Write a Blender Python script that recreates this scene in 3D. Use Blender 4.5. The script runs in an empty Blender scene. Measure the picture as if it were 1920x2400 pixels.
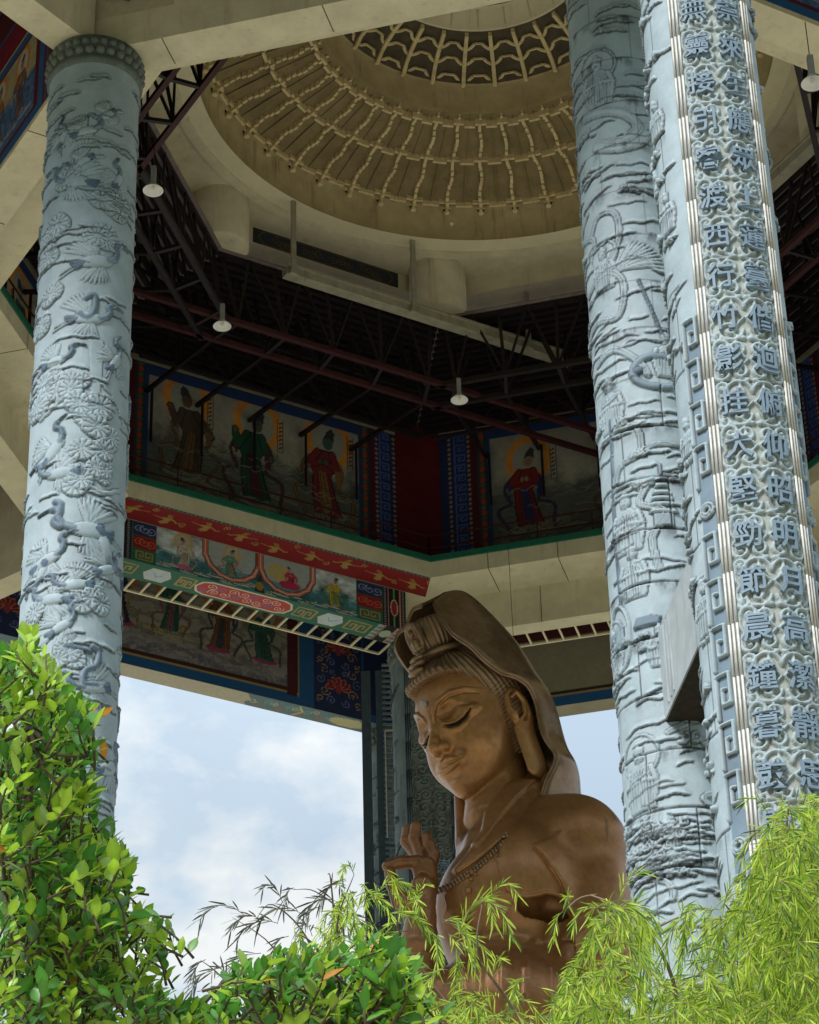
import bpy, math, random
import numpy as np
from mathutils import Matrix, Vector
from math import radians as R_, sin, cos, tan, pi

SC = bpy.context.scene
COL = SC.collection
rng = np.random.RandomState(7)
random.seed(7)

# ------------------------------------------------------------------ camera, sky, sun, exposure
F_PX, PITCH, ROLL = 6485.24, R_(31.6195), R_(-1.6452)       # focal length on a 1920 x 2400 picture
def cam_axes():
    fwd = np.array([0, cos(PITCH), sin(PITCH)]); up = np.array([0, -sin(PITCH), cos(PITCH)]); r = np.array([1., 0, 0])
    c, s = cos(ROLL), sin(ROLL)
    return np.array([c*r+s*up, -s*r+c*up, fwd])
RC = cam_axes()
cd = bpy.data.cameras.new('camera'); cam = bpy.data.objects.new('camera', cd); COL.objects.link(cam)
cd.sensor_fit = 'VERTICAL'; cd.sensor_height = 36; cd.sensor_width = 28.8; cd.lens = F_PX/2400*36
cd.clip_start = .1; cd.clip_end = 6000
cam.matrix_world = Matrix([[RC[0][i], RC[1][i], -RC[2][i], 0] for i in range(3)]+[[0, 0, 0, 1]])
SC.camera = cam

SUN_EL, SUN_AZ = R_(47), R_(214)          # azimuth clockwise from +Y (camera looks along +Y): behind the camera, a little left
w = bpy.data.worlds.new('World'); SC.world = w; w.use_nodes = True
nt = w.node_tree; nt.nodes.clear()
N = nt.nodes.new; Lk = nt.links.new
out = N('ShaderNodeOutputWorld'); bgs = N('ShaderNodeBackground'); bgc = N('ShaderNodeBackground'); mx = N('ShaderNodeMixShader')
sky = N('ShaderNodeTexSky'); sky.sky_type = 'NISHITA'; sky.sun_disc = False; sky.sun_elevation = SUN_EL; sky.sun_rotation = SUN_AZ
bgs.inputs[1].default_value = .13
tc = N('ShaderNodeTexCoord'); mp = N('ShaderNodeMapping'); mp.inputs['Scale'].default_value = (1, 1, 1.7)
n1 = N('ShaderNodeTexNoise'); n1.inputs['Scale'].default_value = 4.2; n1.inputs['Detail'].default_value = 5; n1.inputs['Roughness'].default_value = .5; n1.inputs['Distortion'].default_value = .25
cr = N('ShaderNodeValToRGB'); cr.color_ramp.elements[0].position = .40; cr.color_ramp.elements[1].position = .60
cr.color_ramp.elements[0].color = (.82, .82, .82, 1); cr.color_ramp.elements[1].color = (1, 1, 1, 1)
n2 = N('ShaderNodeTexNoise'); n2.inputs['Scale'].default_value = 9.0; n2.inputs['Detail'].default_value = 7; n2.inputs['Roughness'].default_value = .55
cc = N('ShaderNodeValToRGB'); cc.color_ramp.elements[0].position = .48; cc.color_ramp.elements[1].position = .59
cc.color_ramp.elements[0].color = (.62, .755, .88, 1); cc.color_ramp.elements[1].color = (.97, 1.0, 1.0, 1)
mp.inputs['Location'].default_value = (1.3, .4, 2.2)
Lk(tc.outputs['Generated'], mp.inputs[0]); Lk(mp.outputs[0], n1.inputs[0]); Lk(mp.outputs[0], n2.inputs[0])
Lk(n1.outputs[0], cr.inputs[0]); Lk(n2.outputs[0], cc.inputs[0])
Lk(sky.outputs[0], bgs.inputs[0]); Lk(cc.outputs[0], bgc.inputs[0]); sx_ = N('ShaderNodeSeparateXYZ'); Lk(tc.outputs['Generated'], sx_.inputs[0]); zr = N('ShaderNodeMapRange'); zr.inputs[1].default_value = .42; zr.inputs[2].default_value = .72; zr.inputs[3].default_value = .64; zr.inputs[4].default_value = 1.22; Lk(sx_.outputs[2], zr.inputs[0]); Lk(zr.outputs[0], bgc.inputs[1])   # an overcast sky is brighter overhead
Lk(cr.outputs[0], mx.inputs[0]); Lk(bgs.outputs[0], mx.inputs[1]); Lk(bgc.outputs[0], mx.inputs[2]); Lk(mx.outputs[0], out.inputs[0])

sd = bpy.data.lights.new('sun', 'SUN'); so = bpy.data.objects.new('sun', sd); COL.objects.link(so)
sd.energy = 2.9; sd.angle = R_(14); sd.color = (1, .975, .93)
sdir = Vector((sin(SUN_AZ)*cos(SUN_EL), cos(SUN_AZ)*cos(SUN_EL), sin(SUN_EL)))
so.rotation_euler = sdir.to_track_quat('Z', 'Y').to_euler()

SC.view_settings.view_transform = 'Standard'; SC.view_settings.look = 'None'
SC.view_settings.exposure = 0.55; SC.view_settings.gamma = 1.0; SC.view_settings.use_curve_mapping = False

# ------------------------------------------------------------------ helpers
def ray(x, y):
    c = np.array([x-960., -(y-1200.), F_PX]); d = RC.T@c
    return d/np.linalg.norm(d)
def tag(o, label=None, cat=None, group=None, kind=None):
    if label: o['label'] = label
    if cat: o['category'] = cat
    if group: o['group'] = group
    if kind: o['kind'] = kind
    return o
def empty(name, loc, label=None, cat=None, group=None, rz=0):
    o = bpy.data.objects.new(name, None); COL.objects.link(o); o.location = loc; o.rotation_euler = (0, 0, rz)
    o.empty_display_size = .3
    return tag(o, label, cat, group)
def copy_tree(o, parent=None):
    c = o.copy(); COL.objects.link(c); c.parent = parent
    for ch in list(o.children): copy_tree(ch, c)
    return c
def mesh(name, V, Fc, mat, parent=None, smooth=False, col=None, local=False):
    """V (n,3); Fc: (m,k) array or list of faces; world coordinates unless local"""
    me = bpy.data.meshes.new(name)
    V = np.asarray(V, dtype=np.float32)
    if parent is not None and not local:
        V = V-np.array(parent_loc(parent), dtype=np.float32)
    if isinstance(Fc, np.ndarray):
        m, k = Fc.shape
        me.vertices.add(len(V)); me.vertices.foreach_set('co', V.ravel())
        me.loops.add(m*k); me.loops.foreach_set('vertex_index', Fc.astype(np.int32).ravel())
        me.polygons.add(m); me.polygons.foreach_set('loop_start', (np.arange(m)*k).astype(np.int32))
        me.update(calc_edges=True)
    else:
        me.from_pydata([tuple(map(float, v)) for v in V], [], Fc)
    me.polygons.foreach_set('use_smooth', np.full(len(me.polygons), bool(smooth)))
    if col is not None:
        ca = me.color_attributes.new('Col', 'FLOAT_COLOR', 'POINT')
        c4 = np.ones((len(V), 4), dtype=np.float32); c4[:, :3] = col; ca.data.foreach_set('color', c4.ravel())
    me.validate()
    if mat: me.materials.append(mat)
    o = bpy.data.objects.new(name, me); COL.objects.link(o)
    if parent is not None: o.parent = parent
    return o
def parent_loc(p):
    l = np.array(p.location)
    while p.parent is not None: p = p.parent; l = l+np.array(p.location)
    return l
class MB:
    def __init__(s): s.v = []; s.f = []
    def quad(s, a, b, c, d):
        n = len(s.v); s.v += [a, b, c, d]; s.f.append((n, n+1, n+2, n+3))
    def hexa(s, p):            # 8 points: bottom 0-3, top 4-7
        n = len(s.v); s.v += [tuple(q) for q in p]
        for f in ((0, 3, 2, 1), (4, 5, 6, 7), (0, 1, 5, 4), (1, 2, 6, 5), (2, 3, 7, 6), (3, 0, 4, 7)): s.f.append(tuple(n+i for i in f))
    def bar(s, a, b, w, h=None, up=(0, 0, 1)):
        a = np.array(a, float); b = np.array(b, float); h = w if h is None else h
        d = b-a; d /= np.linalg.norm(d)+1e-9; u = np.array(up, float)
        if abs(d@u) > .95: u = np.array([1., 0, 0])
        x = np.cross(d, u); x /= np.linalg.norm(x); y = np.cross(x, d)
        pts = []
        for e in (a, b):
            for sx, sy in ((-1, -1), (1, -1), (1, 1), (-1, 1)): pts.append(e+x*sx*w/2+y*sy*h/2)
        s.hexa(pts)
    def tube(s, pts, r, n=8, cap=True):
        pts = [np.array(p, float) for p in pts]; m = len(pts)
        rs = r if hasattr(r, '__len__') else [r]*m
        base = len(s.v); prev = None
        for i, p in enumerate(pts):
            d = pts[min(i+1, m-1)]-pts[max(i-1, 0)]; d /= np.linalg.norm(d)+1e-9
            if prev is None:
                u = np.array([0, 0, 1.]) if abs(d[2]) < .9 else np.array([1., 0, 0])
            else: u = prev
            x = np.cross(d, u); x /= np.linalg.norm(x)+1e-9; y = np.cross(x, d); prev = y
            for j in range(n):
                t = 2*pi*j/n; s.v.append(tuple(p+rs[i]*(x*cos(t)+y*sin(t))))
        for i in range(m-1):
            for j in range(n):
                a = base+i*n+j; b = base+i*n+(j+1) % n; s.f.append((a, b, b+n, a+n))
        if cap:
            s.f.append(tuple(base+j for j in range(n))[::-1]); s.f.append(tuple(base+(m-1)*n+j for j in range(n)))
    def lathe(s, c, prof, n=24, axis=None):
        base = len(s.v); c = np.array(c, float)
        for r, z in prof:
            for j in range(n):
                t = 2*pi*j/n; s.v.append((c[0]+r*cos(t), c[1]+r*sin(t), c[2]+z))
        for i in range(len(prof)-1):
            for j in range(n):
                a = base+i*n+j; b = base+i*n+(j+1) % n; s.f.append((a, b, b+n, a+n))
    def build(s, name, mat, parent=None, smooth=False):
        return mesh(name, np.array(s.v), s.f, mat, parent, smooth)

# ------------------------------------------------------------------ materials
def mat(name, col=(.5, .5, .5), rough=.7, spec=.3, var=.12, vscale=3., bump=0., bscale=20., metal=0., attr=False, stain=None, streak=0., col2=None, trans=0., coat=0.):
    m = bpy.data.materials.new(name); m.use_nodes = True
    t = m.node_tree; b = t.nodes['Principled BSDF']; n = t.nodes.new; l = t.links.new
    b.inputs['Roughness'].default_value = rough; b.inputs['Specular IOR Level'].default_value = spec; b.inputs['Metallic'].default_value = metal
    g = n('ShaderNodeNewGeometry')
    if attr:
        a = n('ShaderNodeVertexColor'); a.layer_name = 'Col'; base = a.outputs[0]
    else:
        rgb = n('ShaderNodeRGB'); rgb.outputs[0].default_value = (*col, 1); base = rgb.outputs[0]
        if col2 is not None:
            nz = n('ShaderNodeTexNoise'); nz.inputs['Scale'].default_value = vscale*.35; nz.inputs['Detail'].default_value = 6; l(g.outputs['Position'], nz.inputs[0])
            rp = n('ShaderNodeValToRGB'); rp.color_ramp.elements[0].position = .42; rp.color_ramp.elements[1].position = .62
            rp.color_ramp.elements[0].color = (*col, 1); rp.color_ramp.elements[1].color = (*col2, 1); l(nz.outputs[0], rp.inputs[0]); base = rp.outputs[0]
    if var > 0:
        nz = n('ShaderNodeTexNoise'); nz.inputs['Scale'].default_value = vscale; nz.inputs['Detail'].default_value = 7; nz.inputs['Roughness'].default_value = .62
        l(g.outputs['Position'], nz.inputs[0])
        mr = n('ShaderNodeMapRange'); mr.inputs[1].default_value = .3; mr.inputs[2].default_value = .7; mr.inputs[3].default_value = 1-var; mr.inputs[4].default_value = 1+var
        l(nz.outputs[0], mr.inputs[0])
        mm = n('ShaderNodeVectorMath'); mm.operation = 'SCALE'; l(base, mm.inputs[0]); l(mr.outputs[0], mm.inputs['Scale']); base = mm.outputs[0]
    if streak > 0 and stain is not None:
        mpn = n('ShaderNodeMapping'); mpn.inputs['Scale'].default_value = (2.2, 2.2, .22); l(g.outputs['Position'], mpn.inputs[0])
        nz = n('ShaderNodeTexNoise'); nz.inputs['Scale'].default_value = 1.6; nz.inputs['Detail'].default_value = 8; nz.inputs['Roughness'].default_value = .65; l(mpn.outputs[0], nz.inputs[0])
        rp = n('ShaderNodeMapRange'); rp.inputs[1].default_value = .56; rp.inputs[2].default_value = .74; rp.inputs[3].default_value = 0; rp.inputs[4].default_value = streak; l(nz.outputs[0], rp.inputs[0])
        mi = n('ShaderNodeMix'); mi.data_type = 'RGBA'; l(rp.outputs[0], mi.inputs[0]); l(base, mi.inputs[6]); mi.inputs[7].default_value = (*stain, 1); base = mi.outputs[2]
    l(base, b.inputs['Base Color'])
    if bump > 0:
        nz = n('ShaderNodeTexNoise'); nz.inputs['Scale'].default_value = bscale; nz.inputs['Detail'].default_value = 5; l(g.outputs['Position'], nz.inputs[0])
        bp = n('ShaderNodeBump'); bp.inputs['Strength'].default_value = bump; bp.inputs['Distance'].default_value = .02; l(nz.outputs[0], bp.inputs['Height']); l(bp.outputs[0], b.inputs['Normal'])
    if trans > 0:
        tr = n('ShaderNodeBsdfTranslucent'); l(base, tr.inputs[0]); ms = n('ShaderNodeMixShader'); ms.inputs[0].default_value = trans
        l(b.outputs[0], ms.inputs[1]); l(tr.outputs[0], ms.inputs[2]); l(ms.outputs[0], t.nodes['Material Output'].inputs[0])
    return m
M = dict(
 cream=mat('cream_plaster', (.62, .565, .40), .85, .2, .13, 1.2, .15, 8, stain=(.20, .13, .06), streak=.32),
 creampale=mat('pale_plaster', (.70, .64, .44), .85, .2, .07, 1.0, .1, 8, stain=(.3, .2, .1), streak=.2),  # paler cream for the inner soffit, lantern ring and lattice
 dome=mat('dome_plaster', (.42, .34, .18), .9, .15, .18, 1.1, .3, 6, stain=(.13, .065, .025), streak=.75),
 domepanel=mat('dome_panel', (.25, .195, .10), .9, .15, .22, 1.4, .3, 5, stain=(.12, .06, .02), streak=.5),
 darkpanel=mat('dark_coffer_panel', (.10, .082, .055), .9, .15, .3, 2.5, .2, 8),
 rib=mat('rib_plaster', (.68, .56, .31), .85, .2, .16, 5, .2, 12, stain=(.20, .08, .03), streak=.4),
 seam=mat('joint_dirt', (.10, .075, .04), .9, .1, .3, 8),
 black=mat('near_black_plaster', (.03, .026, .02), .95, .1, .3, 6),
 green=mat('green_paint', (.012, .13, .085), .5, .3, .15, 4),
 deck=mat('metal_deck', (.22, .175, .17), .7, .3, .25, 2.5, .1, 6),
 purlin=mat('dark_purlin', (.016, .012, .014), .6, .3, .2, 3),
 steel=mat('maroon_steel', (.045, .012, .014), .55, .35, .25, 4),
 steeldark=mat('dark_steel', (.014, .010, .012), .5, .4, .25, 4),
 gutter=mat('galvanised_gutter', (.34, .32, .24), .6, .4, .18, 3, stain=(.14, .08, .04), streak=.6),
 red=mat('red_wall_paint', (.10, .007, .012), .6, .3, .2, 2),
 redsof=mat('red_soffit', (.10, .045, .035), .7, .25, .25, 3),
 olive=mat('olive_plaster', (.30, .27, .19), .9, .15, .12, 1.5, .15, 8),
 blue=mat('blue_paint', (.015, .09, .20), .5, .3, .2, 4),
 navy=mat('navy_paint', (.018, .03, .085), .55, .3, .25, 3),
 white=mat('white_paint', (.62, .60, .52), .6, .3, .1, 4),
 lampw=mat('lamp_white_enamel', (.75, .75, .72), .3, .5, .05, 4),
 lampg=mat('lamp_grey_case', (.30, .31, .30), .5, .4, .1, 6),
 paint=mat('mural_paint', rough=.6, spec=.3, var=.10, vscale=7, attr=True),
 stone=mat('grey_blue_granite', rough=.62, spec=.35, var=.10, vscale=2.4, bump=.35, bscale=35, attr=True),
 stoneplain=mat('plain_granite', (.38, .43, .46), .65, .3, .12, 2.0, .3, 30, stain=(.12, .13, .13), streak=.6),
 capst=mat('dark_capital_stone', (.13, .155, .135), .7, .3, .25, 5, .4, 14),
 charst=mat('blue_grey_stone', (.20, .28, .36), .6, .3, .12, 5, .2, 30),
 rail=mat('white_metal_rail', (.62, .60, .55), .45, .5, .15, 6),
 slat=mat('slat_steel', (.17, .22, .26), .5, .4, .2, 4),
 darkrail=mat('dark_blue_steel', (.07, .10, .13), .45, .45, .2, 4),
)

# ------------------------------------------------------------------ the octagon
PC = np.array([2.732, 66.128]); RI, RO = 17.0, 23.75
A0 = R_(59.345)
def va(k): return (A0-pi/2+pi/8)-R_(45)*(k-4)
def vdir(k): return np.array([sin(va(k)), cos(va(k))])
def vpos(k, r): return PC+r*vdir(k)
def sn(k): a = va(k)-R_(22.5); return np.array([sin(a), cos(a)])       # side k lies between vertices k and k+1
def st(k): n = sn(k); return np.array([n[1], -n[0]])
def P3(k, s, a, z): q = PC+a*sn(k)+s*st(k); return (q[0], q[1], z)
T8 = tan(pi/8)
def oct_ring(name, prof, m, parent, sides=range(8)):
    """closed profile [(apothem, z)] swept round the octagon with mitred corners"""
    V = []; Fc = []
    n = len(prof)
    for k in sides:
        b = len(V)
        for e in (1, -1):                       # the +s end is vertex k, the -s end vertex k+1
            for a, z in prof: V.append(P3(k, e*a*T8, a, z))
        for i in range(n):
            j = (i+1) % n; Fc.append((b+i, b+j, b+n+j, b+n+i))
    o = mesh(name, V, Fc, m, parent)
    return o
def side_box(mb, k, s0, s1, a0, a1, z0, z1):
    mb.hexa([P3(k, s0, a0, z0), P3(k, s1, a0, z0), P3(k, s1, a1, z0), P3(k, s0, a1, z0),
             P3(k, s0, a0, z1), P3(k, s1, a0, z1), P3(k, s1, a1, z1), P3(k, s0, a1, z1)])
# ------------------------------------------------------------------ ground
gm = mat('paving', (.34, .31, .235), .9, .2, .2, .5)
g = mesh('ground', [(-3000, -3000, -1.7), (3000, -3000, -1.7), (3000, 3000, -1.7), (-3000, 3000, -1.7)], [(0, 1, 2, 3)], gm); tag(g, kind='structure')

# ------------------------------------------------------------------ painter's canvas (vertex colours on a fine grid)
class Canvas:
    def __init__(s, w, h, res, bg):
        s.w, s.h = w, h; s.nx = int(w/res)+1; s.ny = int(h/res)+1
        s.xs = np.linspace(0, w, s.nx); s.ys = np.linspace(0, h, s.ny)
        s.X, s.Y = np.meshgrid(s.xs, s.ys); s.c = np.ones((s.ny, s.nx, 3))*np.array(bg); s.H = np.zeros((s.ny, s.nx)); s.hs = 1.
    def _blend(s, m, col, a=1.):
        s.c += (m*a)[..., None]*(np.array(col)-s.c)
    def win(s, x0, x1, y0, y1):
        i0 = max(0, np.searchsorted(s.xs, x0)-1); i1 = min(s.nx, np.searchsorted(s.xs, x1)+1)
        j0 = max(0, np.searchsorted(s.ys, y0)-1); j1 = min(s.ny, np.searchsorted(s.ys, y1)+1)
        return slice(j0, j1), slice(i0, i1)
    def ell(s, x, y, rx, ry, col, a=1., rot=0., soft=0., h=None):
        r = max(rx, ry)*1.1+.02; W = s.win(x-r, x+r, y-r, y+r); X = s.X[W]-x; Y = s.Y[W]-y
        if X.size == 0: return
        c, t = cos(rot), sin(rot); d = np.sqrt(((X*c+Y*t)/rx)**2+((-X*t+Y*c)/ry)**2)
        m = (d < 1).astype(float) if soft == 0 else np.clip((1-d)/soft, 0, 1)
        if h is not None: h = h*s.hs; s.H[W] = np.where(d < 1, np.maximum(s.H[W], h*np.sqrt(np.clip(1-d*d, 0, 1))**.7), s.H[W])
        if col is not None: s.c[W] += (m*a)[..., None]*(np.array(col)-s.c[W])
    def poly(s, pts, col, a=1., h=None):
        p = np.array(pts, float); W = s.win(p[:, 0].min(), p[:, 0].max(), p[:, 1].min(), p[:, 1].max())
        X = s.X[W]; Y = s.Y[W]
        if X.size == 0: return
        ins = np.zeros(X.shape, bool); q = np.roll(p, -1, 0)
        for (x0, y0), (x1, y1) in zip(p, q):
            if y0 == y1: continue
            ins ^= ((Y >= min(y0, y1)) & (Y < max(y0, y1)) & (X < (x1-x0)*(Y-y0)/(y1-y0)+x0))
        if col is not None: s.c[W] += (ins*a)[..., None]*(np.array(col)-s.c[W])
        if h is not None: h = h*s.hs; s.H[W] = np.where(ins, np.maximum(s.H[W], h), s.H[W])
    def line(s, pts, wd, col=None, a=1., h=None, mode='round', taper=False):
        p = np.array(pts, float)
        r = wd/2; n = len(p)-1
        W = s.win(p[:, 0].min()-r, p[:, 0].max()+r, p[:, 1].min()-r, p[:, 1].max()+r)
        X = s.X[W]; Y = s.Y[W]
        if X.size == 0: return
        D = np.full(X.shape, 9.)
        for i in range(n):
            a0 = p[i]; d = p[i+1]-a0; L = d@d+1e-12
            wi = (X > min(a0[0], p[i+1][0])-r) & (X < max(a0[0], p[i+1][0])+r) & (Y > min(a0[1], p[i+1][1])-r) & (Y < max(a0[1], p[i+1][1])+r)
            if not wi.any(): continue
            x = X[wi]-a0[0]; y = Y[wi]-a0[1]; t = np.clip((x*d[0]+y*d[1])/L, 0, 1)
            rr = r
            if taper: tt = (i+t)/n; rr = r*np.clip(np.minimum(tt*5, (1-tt)*2.2), .12, 1)
            D[wi] = np.minimum(D[wi], np.hypot(x-t*d[0], y-t*d[1])/rr)
        m = D < 1
        if col is not None: s.c[W] += (m*a)[..., None]*(np.array(col)-s.c[W])
        if h is not None:
            h = h*s.hs; hh = h*np.sqrt(np.clip(1-D*D, 0, 1)) if mode == 'round' else h*np.clip((1-D)*3, 0, 1)
            s.H[W] = np.where(m, np.maximum(s.H[W], hh), s.H[W])
    def noise(s, amp, nx=24, ny=14, seed=0):
        r = np.random.RandomState(seed); tot = np.zeros_like(s.X)
        for o in range(4):
            g_ = r.rand(ny*2**o+2, nx*2**o+2)
            fx = s.X/s.w*(nx*2**o); fy = s.Y/s.h*(ny*2**o); ix = fx.astype(int); iy = fy.astype(int); tx = fx-ix; ty = fy-iy
            tx = tx*tx*(3-2*tx); ty = ty*ty*(3-2*ty)
            tot += (g_[iy, ix]*(1-tx)*(1-ty)+g_[iy, ix+1]*tx*(1-ty)+g_[iy+1, ix]*(1-tx)*ty+g_[iy+1, ix+1]*tx*ty-.5)/1.6**o
        return tot*amp
    def build(s, name, fn, m, parent, label=None):
        V = np.array([fn(x, y) for y, x in [(y, x) for y in s.ys for x in s.xs]]) if not hasattr(fn, 'vec') else fn.vec(s)
        idx = np.arange(s.ny*s.nx).reshape(s.ny, s.nx)
        Fc = np.stack([idx[:-1, :-1], idx[:-1, 1:], idx[1:, 1:], idx[1:, :-1]], -1).reshape(-1, 4)
        o = mesh(name, V, Fc, m, parent, col=np.clip(s.c, 0, 1).reshape(-1, 3))
        if label: o['label'] = label
        return o
def spiral(x, y, r, turns=1.6, a0=0., cw=1, n=26, r1=.12):
    t = np.linspace(0, 1, n); R = r*(1-t)+r*r1*t; A = a0+cw*t*turns*2*pi
    return np.stack([x+R*np.cos(A), y+R*np.sin(A)], 1)
def swirl_cloud(cv, x, y, r, col, edge, seed=0, wd=.035):
    rr = np.random.RandomState(seed)
    for i in range(6):
        px, py, pr = x+rr.uniform(-1, 1)*r*1.5, y+rr.uniform(-.5, .5)*r, r*rr.uniform(.3, .55)
        cv.ell(px, py, pr, pr*.8, col); cv.line(spiral(px, py, pr*.9, 1.4, rr.uniform(0, 6), rr.choice([-1, 1])), wd, edge, .85)
    cv.line([(x-r*2.2, y-r*.2), (x-r, y-r*.5), (x, y-r*.6), (x+r, y-r*.45), (x+r*2.3, y-r*.6)], wd*2.2, col); 
def sash(x, y, h, sg):
    t = np.linspace(0, 1, 22); return [(x+sg*h*(.17+.22*u+.07*sin(u*11)), y+h*(.62-.62*u+.05*cos(u*9))) for u in t]
class Sway:
    """draws through a gentle S-curve so the painted figure stands with a swayed hip"""
    def __init__(s, cv, x, y, h, k): s.cv, s.x, s.y, s.h, s.k = cv, x, y, h, k
    def m(s, px, py): v = (py-s.y)/s.h; return s.x+(px-s.x)*.82+s.k*s.h*sin(v*pi*1.15), py
    def ell(s, x, y, rx, ry, *a, **k): X_, Y_ = s.m(x, y); s.cv.ell(X_, Y_, rx*.9, ry, *a, **k)
    def poly(s, pts, *a, **k): s.cv.poly([s.m(*p) for p in pts], *a, **k)
    def line(s, pts, *a, **k): s.cv.line([s.m(*p) for p in pts], *a, **k)
def figure(cv, x, y, h, robe, robe2, skin, halo=None, lean=0., arms='pray', crown=(.05, .05, .06)):
    cv = Sway(cv, x, y, h, .07*(1 if int(x*5) % 2 else -1))
    """a standing robed temple figure painted on the mural, feet at (x, y), height h"""
    hd = h*.135; hx = x+lean*h; hy = y+h*.86
    dk = tuple(np.array(robe)*.25)
    if halo:
        cv.ell(hx, hy+hd*.1, hd*2.5, hd*2.7, halo, .95, soft=.25); cv.ell(hx, hy+hd*.1, hd*1.65, hd*1.8, (.42, .41, .34), 1, soft=.12)
    for sg in (-1, 1): cv.line(sash(x, y, h, sg), h*.04, dk, .8); cv.line(sash(x, y, h, sg), h*.022, robe2)
    body = [(hx-h*.13, y+h*.76), (hx+h*.13, y+h*.76), (x+h*.19, y+h*.55), (x+h*.13, y+h*.47), (x+h*.17, y+h*.25), (x+h*.2, y+.02*h), (x+h*.05, y-.01*h), (x-h*.05, y+.015*h), (x-h*.19, y), (x-h*.16, y+h*.26), (x-h*.13, y+h*.47), (x-h*.2, y+h*.56)]
    cv.poly(body, dk); cv.poly([(x+(px-x)*.88, y+(py-y)*.985) for px, py in body], robe)
    cv.poly([(x-h*.05, y+h*.5), (x+h*.05, y+h*.5), (x+h*.08, y+h*.03), (x-h*.07, y+h*.03)], robe2)
    for f in (-.11, -.05, .02, .09, .14): cv.line([(x+f*h*.6, y+h*.5), (x+f*h*1.1, y+h*.03)], .03, dk, .8)
    for sg in (-1, 1):
        el = (x+sg*h*.2, y+h*.55); hand = (x+sg*h*.03, y+h*.62) if arms == 'pray' else (x+sg*h*.26, y+h*(.75 if sg < 0 else .5))
        cv.line([(hx+sg*h*.1, y+h*.73), el, hand], h*.085, dk); cv.line([(hx+sg*h*.1, y+h*.73), el, hand], h*.065, robe); cv.ell(hand[0], hand[1], h*.028, h*.035, skin)
        cv.poly([(el[0]-h*.03, el[1]), (el[0]+h*.04, el[1]), (el[0]+sg*h*.06, el[1]-h*.2), (el[0]-sg*h*.01, el[1]-h*.16)], robe2)
    cv.ell(hx, hy, hd*.5, hd*.62, skin); cv.poly([(hx-hd*.55, hy+hd*.2), (hx-hd*.4, hy+hd*1.0), (hx, hy+hd*1.3), (hx+hd*.4, hy+hd*1.0), (hx+hd*.55, hy+hd*.2), (hx, hy+hd*.45)], crown)
    cv.line([(hx-hd*.2, hy+.02), (hx-hd*.07, hy+.02)], .02, (.02, .02, .02)); cv.line([(hx+hd*.07, hy+.02), (hx+hd*.2, hy+.02)], .02, (.02, .02, .02)); cv.line([(hx-hd*.1, hy-hd*.3), (hx+hd*.1, hy-hd*.3)], .022, (.25, .03, .02))
def bands(cv, sky_, sea, hor, seed, amp=.08):
    nz = cv.noise(1., 20, 10, seed)
    t = np.clip((cv.Y/cv.h-hor)/.12+nz*.8, 0, 1)[..., None]
    cv.c[:] = np.array(sea)*(1-t)+np.array(sky_)*t
    wv = np.sin(cv.Y*22+np.sin(cv.X*1.7)*2+nz*9)*amp
    cv.c *= (1+wv*(1-t[..., 0]))[..., None]; cv.c *= (1+nz*.25)[..., None]
def on_wall(k, a, s_at, z0, flip=False):
    """canvas x -> +s from s_at (or towards -s when flip), y -> z"""
    sg = -1 if flip else 1
    n_, t_ = sn(k), st(k)
    class Fn:
        def vec(self, cv):
            q = PC[None, None, :]+a*n_+(s_at+sg*cv.X)[..., None]*t_
            return np.concatenate([q, (z0+cv.Y)[..., None]], -1).reshape(-1, 3)
    return Fn()
def on_soffit(k, z, s_at, a_at):
    n_, t_ = sn(k), st(k)
    class Fn:
        def vec(self, cv):
            q = PC[None, None, :]+(a_at+cv.Y)[..., None]*n_+(s_at+cv.X)[..., None]*t_
            return np.concatenate([q, np.full_like(cv.X, z)[..., None]], -1).reshape(-1, 3)
    return Fn()

# ------------------------------------------------------------------ pavilion
pav = empty('pavilion', (PC[0], PC[1], -1.7), 'octagonal temple pavilion with painted beams, dark roof trusses and a coffered cream dome', 'pavilion')
oct_ring('ring_beam', [(15.15, 45.6), (16.2, 45.6), (16.2, 47.6), (13.5, 47.6), (13.5, 47.0), (15.15, 47.0)], M['cream'], pav, (0, 1, 2, 5, 6, 7))
oct_ring('ring_beam', [(15.15, 45.6), (15.8, 45.6), (15.8, 47.6), (13.5, 47.6), (13.5, 47.0), (15.15, 47.0)], M['cream'], pav, (3, 4))
oct_ring('gallery_kerb', [(13.44, 47.604), (13.7, 47.604), (13.7, 47.82), (13.44, 47.82)], M['green'], pav)
oct_ring('upper_wall', [(15.95, 47.6), (16.19, 47.6), (16.19, 55.4), (15.95, 55.4)], M['navy'], pav)
oct_ring('outer_ring_beam', [(21.5, 45.7), (22.35, 45.7), (22.35, 51.5), (21.5, 51.5)], M['olive'], pav)
oct_ring('gallery_ceiling', [(16.2, 51.5), (27.5, 51.5), (27.5, 51.7), (16.2, 51.7)], M['redsof'], pav)
oct_ring('lower_roof', [(16.2, 51.72), (27.6, 51.72), (28.4, 51.2), (28.6, 51.6), (16.2, 55.6)], M['deck'], pav)
oct_ring('roof_deck', [(9.95, 55.02), (15.95, 54.55), (15.95, 54.62), (9.95, 55.09)], M['deck'], pav)
# solid pale strip in place of daylight where the deck meets the wall
oct_ring('daylight_strip', [(15.90, 54.2), (15.945, 54.2), (15.945, 54.42), (15.90, 54.42)], M['olive'], pav)
mb = MB()
for k in range(8):
    for i in range(18):
        a = 10.15+i*.33; z = 55.02-(a-9.95)*.47/6-.09; h = a*T8-.05
        mb.bar(P3(k, -h, a, z), P3(k, h, a, z), .16, .16)
mb.build('purlins', M['purlin'], pav)
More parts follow.
